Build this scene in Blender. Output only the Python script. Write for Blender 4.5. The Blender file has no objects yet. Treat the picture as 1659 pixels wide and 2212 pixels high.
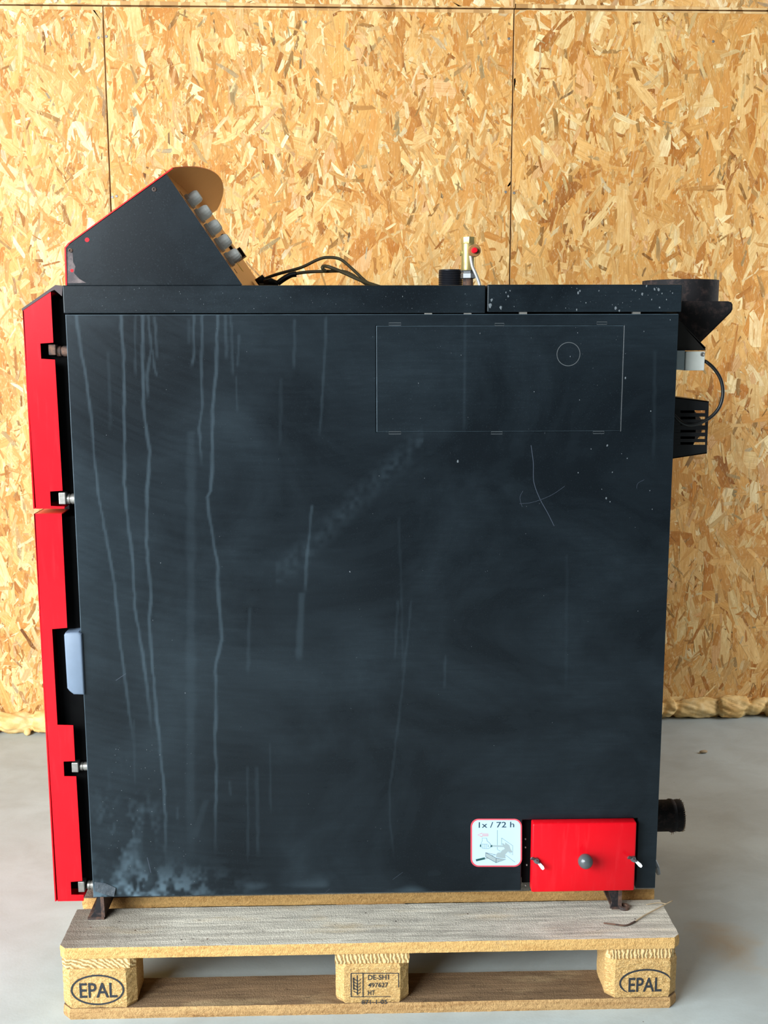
import bpy, bmesh, math, random
import numpy as np
from mathutils import Vector, Matrix
random.seed(7)
RNG = np.random.default_rng(11)
scene = bpy.context.scene
COL = scene.collection

# ------------------------------------------------------------------ camera
F_PX, PITCH, YAW, ROLL = 2333.95, 0.16132, -0.028833, -0.0017393
CAM = Vector((0.568974, -1.918401, 1.302421))
_f = Matrix.Rotation(YAW, 3, 'Z') @ Vector((0, math.cos(PITCH), -math.sin(PITCH)))
_u = Matrix.Rotation(YAW, 3, 'Z') @ Vector((0, math.sin(PITCH), math.cos(PITCH)))
_r = Matrix.Rotation(YAW, 3, 'Z') @ Vector((1, 0, 0))
RT = math.cos(ROLL) * _r + math.sin(ROLL) * _u
UP = -math.sin(ROLL) * _r + math.cos(ROLL) * _u
FW = _f
cd = bpy.data.cameras.new('camera')
cd.sensor_fit = 'HORIZONTAL'; cd.sensor_width = 36.0
cd.lens = 36.0 * F_PX / 1659.0
cd.clip_start = 0.05; cd.clip_end = 60
cam = bpy.data.objects.new('camera', cd); COL.objects.link(cam)
m3 = Matrix((RT, UP, -FW)).transposed()
cam.matrix_world = Matrix.Translation(CAM) @ m3.to_4x4()
scene.camera = cam

# ------------------------------------------------------------------ light
world = bpy.data.worlds.new('sky'); scene.world = world
world.use_nodes = True
bg = world.node_tree.nodes['Background']
bg.inputs['Color'].default_value = (0.80, 0.90, 1.0, 1); bg.inputs['Strength'].default_value = 1.0

def area(name, loc, target, sx, sy, power, col):
    l = bpy.data.lights.new(name, 'AREA'); l.shape = 'RECTANGLE'; l.size = sx; l.size_y = sy
    l.energy = power; l.color = col
    o = bpy.data.objects.new(name, l); COL.objects.link(o)
    o.location = loc
    o.rotation_euler = (Vector(target) - Vector(loc)).to_track_quat('-Z', 'Y').to_euler()
    return o
# daylight through unseen gate in front of the boiler and side door; added front fill
area('gate_daylight', (-2.20, -1.90, 1.60), (0.4, -1.35, 1.25), 2.3, 2.6, 260, (0.88, 0.96, 1.0))
area('front_fill', (-1.75, -3.36, 2.45), (0.6, 1.2, 1.2), 1.7, 1.4, 165, (0.89, 0.965, 1.0))  # added lamp that brightens the upper wall, no known window there
area('side_door_daylight', (3.0, 1.10, 1.0), (1.85, 1.70, 0.55), 0.8, 1.6, 17, (0.93, 0.97, 1.0))

vs = scene.view_settings
vs.view_transform = 'Standard'; vs.look = 'None'; vs.exposure = 0.22; vs.gamma = 1.0
vs.use_curve_mapping = False

# ------------------------------------------------------------------ helpers
def ray(px, py):
    return RT * ((px - 829.5) / F_PX) - UP * ((py - 1106.0) / F_PX) + FW
def at(px, py, Y):                     # point of a pixel's ray on the plane y = Y
    d = ray(px, py); return CAM + d * ((Y - CAM.y) / d.y)
def onz(px, py, Z):                    # point of a pixel's ray on the plane z = Z
    d = ray(px, py); return CAM + d * ((Z - CAM.z) / d.z)
def lin(c):
    return tuple((v / 255 / 12.92 if v / 255 <= 0.04045 else ((v / 255 + 0.055) / 1.055) ** 2.4) for v in c)

def link(name, me, mat=None, parent=None, smooth=False, kind=None, label=None):
    o = bpy.data.objects.new(name, me); COL.objects.link(o)
    if mat is not None: me.materials.append(mat)
    if smooth:
        for p in me.polygons: p.use_smooth = True
    if parent is not None: set_parent(o, parent)
    if kind: o['kind'] = kind
    if label: o['label'] = label
    return o
_world = {}
def set_parent(o, p):
    o.parent = p
    o.matrix_parent_inverse = Matrix.Translation(_world.get(p.name, Vector((0, 0, 0)))).inverted()
def thing(name, loc, label, cat, group=None):
    e = bpy.data.objects.new(name, None); COL.objects.link(e)
    e.location = loc; e.empty_display_size = 0.05
    _world[e.name] = Vector(loc)
    e['label'] = label; e['category'] = cat
    if group: e['group'] = group
    return e
def tag(o, label, cat, group=None):
    o['label'] = label; o['category'] = cat
    if group: o['group'] = group
    return o
def from_bm(bm, name, mat, parent=None, smooth=False, **k):
    bmesh.ops.recalc_face_normals(bm, faces=bm.faces)
    me = bpy.data.meshes.new(name); bm.to_mesh(me); bm.free()
    return link(name, me, mat, parent, smooth, **k)
def bm_box(bm, a, b, bev=0.0, seg=2):
    r = bmesh.ops.create_cube(bm, size=1.0)
    a, b = Vector(a), Vector(b)
    for v in r['verts']:
        v.co = Vector(((a.x + b.x) / 2 + v.co.x * (b.x - a.x), (a.y + b.y) / 2 + v.co.y * (b.y - a.y), (a.z + b.z) / 2 + v.co.z * (b.z - a.z)))
    if bev > 0:
        es = list({e for v in r['verts'] for e in v.link_edges})
        bmesh.ops.bevel(bm, geom=es, offset=bev, segments=seg, affect='EDGES', profile=0.5)
def bm_prism(bm, pts, y0, y1):         # polygon in x,z swept from y0 to y1
    a = [bm.verts.new((p[0], y0, p[1])) for p in pts]; b = [bm.verts.new((p[0], y1, p[1])) for p in pts]
    bm.faces.new(a); bm.faces.new(b[::-1])
    n = len(pts)
    for i in range(n): bm.faces.new((a[i], a[(i + 1) % n], b[(i + 1) % n], b[i]))
def bm_tube(bm, pts, r, n=10, cap=True):
    pts = [Vector(p) for p in pts]
    rs = r if hasattr(r, '__len__') else [r] * len(pts)
    t0 = (pts[1] - pts[0]).normalized()
    nrm = t0.orthogonal().normalized(); rings = []
    for i, p in enumerate(pts):
        t = (pts[min(i + 1, len(pts) - 1)] - pts[max(i - 1, 0)]).normalized()
        nrm = (nrm - t * nrm.dot(t)).normalized(); bn = t.cross(nrm)
        rings.append([bm.verts.new(p + (nrm * math.cos(2 * math.pi * k / n) + bn * math.sin(2 * math.pi * k / n)) * rs[i]) for k in range(n)])
    for i in range(len(rings) - 1):
        for k in range(n):
            bm.faces.new((rings[i][k], rings[i][(k + 1) % n], rings[i + 1][(k + 1) % n], rings[i + 1][k]))
    if cap: bm.faces.new(rings[0][::-1]); bm.faces.new(rings[-1])
def bm_lathe(bm, base, axis, prof, n=24):   # prof: (distance along axis, radius)
    base = Vector(base); axis = Vector(axis).normalized(); u = axis.orthogonal().normalized(); w = axis.cross(u)
    rings = []
    for d, r in prof:
        rings.append([bm.verts.new(base + axis * d + (u * math.cos(2 * math.pi * k / n) + w * math.sin(2 * math.pi * k / n)) * max(r, 1e-5)) for k in range(n)])
    for i in range(len(rings) - 1):
        for k in range(n):
            bm.faces.new((rings[i][k], rings[i][(k + 1) % n], rings[i + 1][(k + 1) % n], rings[i + 1][k]))
    bm.faces.new(rings[0][::-1]); bm.faces.new(rings[-1])
def spline(pts, n=8):
    P = [Vector(p) for p in pts]; out = []
    for i in range(len(P) - 1):
        a = P[max(i - 1, 0)]; b = P[i]; c = P[i + 1]; d = P[min(i + 2, len(P) - 1)]
        for k in range(n):
            t = k / n
            out.append(0.5 * ((2 * b) + (c - a) * t + (2 * a - 5 * b + 4 * c - d) * t * t + (3 * b - a - 3 * c + d) * t ** 3))
    out.append(P[-1]); return out
def autosmooth(o, ang=35):
    me = o.data
    for p in me.polygons: p.use_smooth = True
    try: me.set_sharp_from_angle(angle=math.radians(ang))
    except Exception: pass
    return o
def flat_poly(name, pts, Y, mat, parent, **k):      # flat print on a plane y = Y, pixel outline
    W = [at(x, y, Y) for x, y in pts]
    me = bpy.data.meshes.new(name); me.from_pydata([tuple(p) for p in W], [], [list(range(len(W)))])
    bm = bmesh.new(); bm.from_mesh(me)
    for f in bm.faces:
        f.normal_update()
        if f.normal.y > 0: f.normal_flip()
    bmesh.ops.triangulate(bm, faces=bm.faces)
    bm.to_mesh(me); bm.free()
    return link(name, me, mat, parent, **k)
def strip_faces(P, w, closed=False):                # ribbon of width w along x,z points
    V = []; Fc = []; n = len(P)
    for i in range(n):
        a = P[(i - 1) % n] if closed else P[max(i - 1, 0)]; b = P[(i + 1) % n] if closed else P[min(i + 1, n - 1)]
        d = Vector((b[0] - a[0], b[1] - a[1]))
        d = d.normalized() if d.length > 0 else Vector((1, 0))
        ww = w[i] if hasattr(w, '__len__') else w
        V += [(P[i][0] - d.y * ww / 2, P[i][1] + d.x * ww / 2), (P[i][0] + d.y * ww / 2, P[i][1] - d.x * ww / 2)]
    for i in range(n if closed else n - 1):
        j = (i + 1) % n
        Fc.append((2 * i, 2 * i + 1, 2 * j + 1, 2 * j))
    return V, Fc
def flat_lines(name, lines, Y, mat, parent, **k):   # lines: list of (points in x,z metres, width, closed)
    V = []; Fc = []
    for P, w, c in lines:
        v, f = strip_faces(P, w, c); o = len(V)
        V += [(a, Y, b) for a, b in v]; Fc += [tuple(i + o for i in q) for q in f]
    me = bpy.data.meshes.new(name); me.from_pydata(V, [], Fc); me.update()
    return link(name, me, mat, parent, **k)
def text_mesh(name, s, x, z, Y, h, mat, parent, width=None, bold=0.012, **k):   # left-bottom at x,z ; cap height h
    c = bpy.data.curves.new(name, 'FONT'); c.body = s; c.size = 1.0; c.resolution_u = 3; c.offset = bold
    o = bpy.data.objects.new(name, c); COL.objects.link(o)
    dg = bpy.context.evaluated_depsgraph_get(); dg.update()
    me = bpy.data.meshes.new_from_object(o.evaluated_get(dg))
    bpy.data.objects.remove(o); bpy.data.curves.remove(c)
    co = np.array([v.co[:] for v in me.vertices])
    mn, mx = co.min(0), co.max(0)
    sy = h / (mx[1] - mn[1]); sx = (width / (mx[0] - mn[0])) if width else sy
    for v in me.vertices: v.co = (x + (v.co.x - mn[0]) * sx, Y, z + (v.co.y - mn[1]) * sy)
    me.materials.clear(); me.update()
    return link(name, me, mat, parent, **k)

# ------------------------------------------------------------------ materials
class NT:
    def __init__(s, name, rough=0.5, metal=0.0, spec=0.5):
        s.m = bpy.data.materials.new(name); s.m.use_nodes = True
        s.t = s.m.node_tree; s.b = s.t.nodes['Principled BSDF']
        s.b.inputs['Roughness'].default_value = rough; s.b.inputs['Metallic'].default_value = metal
        s.b.inputs['Specular IOR Level'].default_value = spec
    def n(s, typ, **kw):
        nd = s.t.nodes.new(typ)
        for k, v in kw.items(): setattr(nd, k, v)
        return nd
    def l(s, a, b): s.t.links.new(a, b)
    def coord(s, scale=(1, 1, 1), what='Object'):
        tc = s.n('ShaderNodeTexCoord'); mp = s.n('ShaderNodeMapping'); mp.inputs['Scale'].default_value = scale
        s.l(tc.outputs[what], mp.inputs['Vector']); return mp.outputs['Vector']
    def noise(s, vec, scale, detail=4, rough=0.55, dist=0.0):
        nd = s.n('ShaderNodeTexNoise'); s.l(vec, nd.inputs['Vector'])
        nd.inputs['Scale'].default_value = scale; nd.inputs['Detail'].default_value = detail
        nd.inputs['Roughness'].default_value = rough; nd.inputs['Distortion'].default_value = dist
        return nd.outputs['Fac']
    def ramp(s, fac, stops):
        r = s.n('ShaderNodeValToRGB'); s.l(fac, r.inputs['Fac'])
        e = r.color_ramp.elements
        while len(e) < len(stops): e.new(0.5)
        for i, (p, c) in enumerate(stops):
            e[i].position = p; e[i].color = (c, c, c, 1) if not hasattr(c, '__len__') else (*c, 1)
        return r.outputs['Color']
    def mix(s, fac, a, b, mode='MIX'):
        x = s.n('ShaderNodeMix', data_type='RGBA', blend_type=mode)
        for sock, v in ((x.inputs[0], fac), (x.inputs[6], a), (x.inputs[7], b)):
            if hasattr(v, 'is_linked'): s.l(v, sock)
            elif hasattr(v, '__len__'): sock.default_value = (*v[:3], 1)
            else: sock.default_value = v
        return x.outputs[2]
    def math(s, op, a, b=0.0, clamp=False):
        x = s.n('ShaderNodeMath', operation=op); x.use_clamp = clamp
        for sock, v in ((x.inputs[0], a), (x.inputs[1], b)):
            if hasattr(v, 'is_linked'): s.l(v, sock)
            else: sock.default_value = v
        return x.outputs[0]
    def base(s, c):
        if hasattr(c, 'is_linked'): s.l(c, s.b.inputs['Base Color'])
        else: s.b.inputs['Base Color'].default_value = (*c[:3], 1)
    def bump(s, h, dist=0.001, strength=1.0):
        b = s.n('ShaderNodeBump'); b.inputs['Distance'].default_value = dist; b.inputs['Strength'].default_value = strength
        s.l(h, b.inputs['Height']); s.l(b.outputs['Normal'], s.b.inputs['Normal'])
    def rough(s, v): s.l(v, s.b.inputs['Roughness'])

def simple(name, rgb, rough=0.5, metal=0.0, var=0.12, scale=40, bump=0.0):
    t = NT(name, rough, metal); c = lin(rgb)
    n = t.noise(t.coord(), scale, 4)
    t.base(t.mix(n, tuple(v * (1 - var) for v in c), tuple(min(1, v * (1 + var)) for v in c)))
    if bump: t.bump(n, bump)
    return t.m

def mat_black_panel(name='black_sheet'):
    t = NT(name, 0.30, spec=0.18)
    a = t.n('ShaderNodeAttribute'); a.attribute_name = 'dust'
    cloud = t.noise(t.coord((2.2, 1, 2.6)), 1.6, 5, 0.6, 0.6)
    wipe = t.noise(t.coord((5, 5, 60)), 3.0, 5, 0.7, 0.35)
    grit = t.noise(t.coord(), 420, 2)
    f = t.math('MULTIPLY', t.math('SUBTRACT', cloud, 0.40, True), 0.22)
    f = t.math('MULTIPLY', f, t.math('ADD', t.math('MULTIPLY', wipe, 1.3), 0.25))
    f = t.math('ADD', f, t.math('MULTIPLY', t.math('SUBTRACT', grit, 0.62, True), 0.5))
    f = t.math('ADD', f, a.outputs['Fac'], True)
    t.base(t.mix(f, lin((15, 20, 24)), lin((98, 118, 130))))
    t.rough(t.math('ADD', 0.27, t.math('MULTIPLY', f, 0.4)))
    t.bump(t.noise(t.coord(), 900, 2), 0.0002, 0.35)
    return t.m
def mat_red():
    t = NT('red_enamel', 0.27, spec=0.2)
    n = t.noise(t.coord(), 12, 5, 0.6)
    g = t.noise(t.coord((30, 30, 3)), 4, 4)
    c = t.mix(n, lin((204, 8, 22)), lin((222, 18, 32)))
    c = t.mix(t.math('MULTIPLY', t.math('SUBTRACT', g, 0.55, True), 0.9), c, lin((222, 60, 66)))
    t.base(c); t.bump(t.noise(t.coord(), 700, 2), 0.0002, 0.5)
    return t.m
def mat_wood(name, along, fresh, dark, grey, top_weather=0.0, rough_amt=1.0, grime=None):
    t = NT(name, 0.85, spec=0.2)
    sc = [22, 22, 22]; sc[along] = 1.6
    g = t.noise(t.coord(sc), 4.0, 5, 0.65, 0.5)
    fz = t.noise(t.coord(), 160, 3, 0.7)
    bl = t.noise(t.coord(), 7.5, 5, 0.65)
    c = t.mix(t.ramp(g, [(0.3, 0), (0.68, 1)]), lin(fresh), lin(dark))
    c = t.mix(t.ramp(fz, [(0.35, 0), (0.7, 0.6)]), c, lin(tuple(min(255, v * 1.13 + 6) for v in fresh)))
    c = t.mix(t.ramp(t.noise(t.coord(), 210, 3, 0.75, 0.5), [(0.55, 0), (0.7, 0.5)]), c, lin(tuple(v * 0.72 for v in dark)))
    spots = t.ramp(bl, [(0.62, 0), (0.78, 0.75)])
    c = t.mix(spots, c, lin(tuple(v * 0.55 for v in grey)))
    if top_weather:
        ge = t.n('ShaderNodeNewGeometry'); sp = t.n('ShaderNodeSeparateXYZ'); t.l(ge.outputs['Normal'], sp.inputs[0])
        up = t.ramp(sp.outputs['Z'], [(0.45, 0), (0.75, 1)])
        st = t.mix(t.ramp(g, [(0.34, 0), (0.62, 1)]), lin(grey), lin(tuple(v * 0.76 for v in grey)))
        big = t.noise(t.coord((2.0, 4.5, 3)), 2.6, 5, 0.65, 0.4)
        st = t.mix(t.ramp(big, [(0.50, 0), (0.72, 0.5)]), st, lin(tuple(v * 0.58 for v in grey)))
        st = t.mix(t.ramp(t.noise(t.coord((2, 8, 8)), 3.3, 5, 0.6), [(0.55, 0), (0.72, 0.5)]), st, lin((196, 172, 132)))
        st = t.mix(t.ramp(t.noise(t.coord((0.5, 1, 1)), 120, 4, 0.75, 0.6), [(0.56, 0), (0.74, 0.4)]), st, lin(tuple(v * 0.6 for v in grey)))
        st = t.mix(t.ramp(t.noise(t.coord((1, 2, 1)), 34, 4, 0.7), [(0.62, 0), (0.70, 0.7)]), st, lin(tuple(v * 0.42 for v in grey)))
        if grime is not None:
            sx_ = t.n('ShaderNodeSeparateXYZ'); t.l(t.coord(), sx_.inputs[0])
            gx = t.math('ADD', sx_.outputs['X'], t.math('MULTIPLY', bl, 0.22))
            st = t.mix(t.ramp(gx, [(grime - 0.04, 0.72), (grime + 0.16, 0)]), st, lin((86, 76, 68)))
        c = t.mix(t.math('MULTIPLY', up, top_weather), c, st)
    t.base(c)
    h = t.math('ADD', t.math('MULTIPLY', g, 0.6), t.math('MULTIPLY', t.noise(t.coord(), 330, 3, 0.75), 1.1 * rough_amt))
    t.bump(h, 0.0024, 1.0)
    return t.m
def mat_block():
    t = NT('pressed_chip_block', 0.9, spec=0.15)
    a = t.noise(t.coord((1, 1, 1.4)), 210, 3, 0.75, 0.6)
    b = t.noise(t.coord(), 26, 4, 0.6)
    c = t.ramp(a, [(0.25, lin((156, 116, 66))), (0.45, lin((206, 164, 104))), (0.62, lin((224, 186, 126))), (0.8, lin((242, 216, 166)))])
    c = t.mix(t.ramp(b, [(0.45, 0), (0.75, 0.5)]), c, lin((200, 158, 106)))
    t.base(c); t.bump(a, 0.0045, 1.0)
    return t.m
def mat_endgrain():
    t = NT('end_grain', 0.9, spec=0.15)
    tc = t.coord((1, 1, 1))
    w = t.n('ShaderNodeTexWave', wave_type='RINGS', rings_direction='Y'); t.l(tc, w.inputs['Vector'])
    w.inputs['Scale'].default_value = 42; w.inputs['Distortion'].default_value = 5; w.inputs['Detail'].default_value = 3
    w.inputs['Detail Scale'].default_value = 2
    f = t.noise(t.coord(), 260, 3, 0.7)
    x = t.math('ADD', t.math('MULTIPLY', w.outputs['Fac'], 0.6), t.math('MULTIPLY', f, 0.5))
    t.base(t.ramp(x, [(0.2, lin((140, 108, 66))), (0.5, lin((194, 158, 106))), (0.85, lin((228, 198, 146)))]))
    t.bump(x, 0.002, 0.9)
    return t.m
def mat_strand(name, lift=1.0):
    t = NT(name, 0.62, spec=0.25)
    a = t.n('ShaderNodeAttribute'); a.attribute_name = 'Col'
    uv = t.n('ShaderNodeUVMap'); uv.uv_map = 'UVMap'
    mp = t.n('ShaderNodeMapping'); mp.inputs['Scale'].default_value = (260, 9, 1); t.l(uv.outputs['UV'], mp.inputs['Vector'])
    g = t.noise(mp.outputs['Vector'], 1.0, 3, 0.6, 0.3)
    sp = t.noise(t.coord(), 95, 4, 0.7)
    c = t.mix(1.0, a.outputs['Color'], t.ramp(g, [(0.28, (0.74, 0.66, 0.55)), (0.55, (1, 1, 1)), (0.8, (1.08, 1.08, 1.07))]), 'MULTIPLY')
    c = t.mix(t.ramp(sp, [(0.60, 0), (0.74, 0.55)]), c, lin((164, 104, 48)))
    pt = t.noise(t.coord((1, 1, 0.5)), 26, 5, 0.7, 0.8)
    c = t.mix(t.ramp(pt, [(0.40, 0), (0.68, 0.55)]), c, lin((206, 146, 78)))
    c = t.mix(t.ramp(t.noise(t.coord((1, 1, 0.35)), 150, 3, 0.7, 0.5), [(0.56, 0), (0.72, 0.5)]), c, lin((248, 226, 178)))
    t.base(c)
    t.bump(g, 0.0006, 0.5)
    return t.m
def mat_osb_plain():
    t = NT('osb_plain', 0.7, spec=0.2)
    v = t.n('ShaderNodeTexVoronoi'); t.l(t.coord((1.0, 1.0, 0.28)), v.inputs['Vector']); v.inputs['Scale'].default_value = 42
    r = t.ramp(v.outputs['Color'], [(0.0, lin((150, 104, 56))), (0.35, lin((206, 160, 104))), (0.7, lin((226, 186, 128))), (1, lin((244, 218, 168)))])
    t.base(r); return t.m
def mat_floor():
    t = NT('concrete', 0.6, spec=0.35)
    a = t.noise(t.coord((1, 1.3, 1)), 1.6, 6, 0.62, 0.4); b = t.noise(t.coord((1, 1.5, 1)), 6, 6, 0.65, 0.5); g = t.noise(t.coord(), 190, 3)
    c = t.mix(t.ramp(a, [(0.3, 0), (0.7, 1)]), lin((166, 174, 173)), lin((192, 203, 203)))
    c = t.mix(t.ramp(b, [(0.42, 0), (0.72, 0.45)]), c, lin((154, 157, 153)))
    c = t.mix(t.math('MULTIPLY', g, 0.18), c, lin((140, 137, 132)))
    p = t.ramp(t.noise(t.coord(), 60, 2), [(0.77, 0), (0.8, 0.8)])
    c = t.mix(p, c, lin((96, 90, 82)))
    # orange-brown patch beside the pallet
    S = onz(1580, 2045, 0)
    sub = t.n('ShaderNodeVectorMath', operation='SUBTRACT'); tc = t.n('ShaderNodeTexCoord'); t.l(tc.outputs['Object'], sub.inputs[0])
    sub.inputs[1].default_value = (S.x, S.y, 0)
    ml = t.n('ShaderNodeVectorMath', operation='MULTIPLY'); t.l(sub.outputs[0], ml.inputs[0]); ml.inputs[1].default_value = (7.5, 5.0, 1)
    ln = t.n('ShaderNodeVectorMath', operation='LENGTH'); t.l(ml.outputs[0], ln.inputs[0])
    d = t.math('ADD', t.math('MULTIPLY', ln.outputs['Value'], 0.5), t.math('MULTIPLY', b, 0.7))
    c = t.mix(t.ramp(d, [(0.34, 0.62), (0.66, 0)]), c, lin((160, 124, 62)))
    t.base(c)
    t.bump(t.math('ADD', t.math('MULTIPLY', g, 0.4), b), 0.0008, 0.5)
    t.rough(t.ramp(a, [(0.3, 0.5), (0.7, 0.68)]))
    return t.m
def mat_foam():
    t = NT('expanding_foam', 0.55, spec=0.35)
    n = t.noise(t.coord((1, 1, 1.5)), 16, 5, 0.6, 0.5)
    t.base(t.ramp(n, [(0.25, lin((206, 154, 82))), (0.5, lin((230, 190, 122))), (0.75, lin((240, 214, 160)))]))
    t.bump(t.noise(t.coord((1, 1, 1)), 120, 4, 0.65), 0.002, 0.6)
    return t.m
def mat_rust(name, dark, rust, mixv=0.5):
    t = NT(name, 0.75, spec=0.3)
    n = t.noise(t.coord(), 55, 5, 0.7)
    t.base(t.mix(t.ramp(n, [(mixv - 0.1, 0), (mixv + 0.14, 1)]), lin(dark), lin(rust)))
    t.bump(n, 0.001, 0.6); return t.m

def mat_void():  # near-black colour holds the darkness of gaps, slots and inner recesses
    t = NT('void_black', 0.9, spec=0.08); n = t.noise(t.coord(), 60, 3)
    t.base(t.mix(n, lin((5, 5, 6)), lin((12, 12, 12)))); return t.m
M = dict(
    black=mat_black_panel(), red=mat_red(),
    floor=mat_floor(), osb=mat_osb_plain(), strand=mat_strand('osb_strand'), foam=mat_foam(),
    board=mat_wood('pallet_board', 0, (214, 172, 110), (186, 138, 78), (226, 219, 204), 0.94, grime=0.16),
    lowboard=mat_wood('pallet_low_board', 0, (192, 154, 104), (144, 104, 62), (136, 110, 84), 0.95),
    stringer=mat_wood('pallet_stringer', 1, (212, 170, 110), (178, 132, 76), (188, 166, 132), 0.5),
    block=mat_block(), endgrain=mat_endgrain(),
    void=mat_void(),
    dark=simple('black_steel', (24, 25, 28), 0.5, 0.0, 0.2, 60, 0.0004),
    cast=mat_rust('cast_iron', (30, 28, 30), (78, 62, 58), 0.60),
    iron=mat_rust('rusty_iron', (58, 50, 48), (112, 82, 66), 0.5),
    steel=simple('worn_steel', (150, 146, 140), 0.42, 0.7, 0.3, 120, 0.0004),
    zinc=simple('zinc', (128, 130, 132), 0.45, 0.8, 0.1, 80),
    tan=simple('tan_sheet', (176, 126, 72), 0.4, 0.45, 0.08, 30),  # partly metallic tan for fascia underside and rear panel
    gland=simple('grey_plastic', (238, 241, 236), 0.4, 0.0, 0.05),
    cable=simple('olive_cable', (84, 74, 50), 0.5, 0.0, 0.15),
    rubber=simple('black_rubber', (20, 22, 22), 0.45),
    brass=simple('brass', (216, 196, 130), 0.34, 0.75, 0.1, 90, 0.0003),
    hose=simple('braided_hose', (206, 206, 204), 0.35, 0.5, 0.12, 400),
    redplastic=simple('red_plastic', (236, 20, 40), 0.35),
    bronze=simple('bronze_plastic', (150, 108, 66), 0.45),
    handle=simple('grey_handle', (98, 112, 130), 0.5, 0.0, 0.1, 60),
    rope=mat_rust('glass_rope', (96, 94, 90), (58, 54, 50), 0.5),
    white=simple('white_plastic', (226, 228, 220), 0.45),
    milky=simple('milky_plastic', (186, 200, 204), 0.3),
    knob=simple('knob_grey', (78, 82, 84), 0.25),
    ink=simple('burnt_ink', (38, 42, 48), 0.85, 0, 0.3, 200),
    st_red=simple('sticker_red', (206, 74, 86), 0.5), st_face=simple('sticker_white', (182, 208, 228), 0.4, 0, 0.02),
    st_ink=simple('sticker_ink', (36, 60, 72), 0.5), st_grey=simple('sticker_grey', (150, 166, 168), 0.5), st_line=simple('sticker_line', (112, 140, 150), 0.5),
    st_dark=simple('sticker_grip', (24, 74, 74), 0.5),
    speck=simple('lime_speck', (92, 98, 102), 0.8, 0, 0.4, 900), scratch=simple('scratch_mark', (48, 56, 68), 0.6),
    edge=simple('bare_edge', (74, 78, 80), 0.6, 0.0),
    graywall=simple('grey_boarding', (56, 56, 56), 0.85),
    plaster=simple('plain_plaster', (74, 72, 70), 0.9), straw=simple('dry_straw', (172, 150, 118), 0.8),
)

# ------------------------------------------------------------------ setting
def plane_obj(name, pts, mat):
    me = bpy.data.meshes.new(name); me.from_pydata(pts, [], [list(range(len(pts)))])
    return link(name, me, mat, None, kind='structure')
def box_obj(name, a, b, mat, parent=None, bev=0.0, **k):
    bm = bmesh.new(); bm_box(bm, a, b, bev)
    return from_bm(bm, name, mat, parent, **k)
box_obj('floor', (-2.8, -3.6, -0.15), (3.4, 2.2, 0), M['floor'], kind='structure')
box_obj('ceiling', (-2.8, -3.6, 3.4), (3.4, 2.2, 3.5), M['plaster'], kind='structure')
def wall_with_opening(name, horiz, c0, c1, a0, a1, o0, o1, z0, z1):       # slab c0..c1 thick, a0..a1 long, opening o0..o1 by z0..z1
    bm = bmesh.new()
    for p, q, u, v in ((a0, o0, 0, 3.4), (o1, a1, 0, 3.4), (o0, o1, z1, 3.4), (o0, o1, 0, z0)):
        if q - p < 1e-4 or v - u < 1e-4: continue
        bm_box(bm, (p, c0, u) if horiz else (c0, p, u), (q, c1, v) if horiz else (c1, q, v))
    from_bm(bm, name, M['graywall'], kind='structure')
wall_with_opening('wall_left', False, -2.8, -2.65, -3.6, 1.46, -3.2, -0.6, 0.0, 3.0)
wall_with_opening('wall_right', False, 3.25, 3.4, -3.6, 1.66, 0.6, 1.5, 0.1, 2.0)
wall_with_opening('wall_front', True, -3.6, -3.45, -2.65, 3.25, -2.6, -0.85, 1.7, 3.2)  # opening added to go with the front fill lamp

# back wall: its boards run along t, slightly turned against the pallet
TH = 0.030349
WT = Vector((math.cos(TH), math.sin(TH), 0)); WN = Vector((-math.sin(TH), math.cos(TH), 0))
W0 = Vector((0, 1.5814, 0))
def wp(u, d, z): p = W0 + WT * u + WN * d; return (p.x, p.y, z)
def wall_slab(name, u0, u1, d0, d1, z00, z01, z10, z11, mat, parent=None, **k):   # z at (u0 low, u0 high, u1 low, u1 high)
    V = [wp(u0, d0, z00), wp(u1, d0, z10), wp(u1, d0, z11), wp(u0, d0, z01), wp(u0, d1, z00), wp(u1, d1, z10), wp(u1, d1, z11), wp(u0, d1, z01)]
    me = bpy.data.meshes.new(name)
    me.from_pydata(V, [], [(0, 1, 2, 3), (5, 4, 7, 6), (4, 0, 3, 7), (1, 5, 6, 2), (3, 2, 6, 7), (4, 5, 1, 0)])
    return link(name, me, mat, parent, **k)
wall = wall_slab('wall_back', -2.8, 3.4, 0.02, 0.12, 0, 3.4, 0, 3.4, M['void'], kind='structure')

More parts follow.
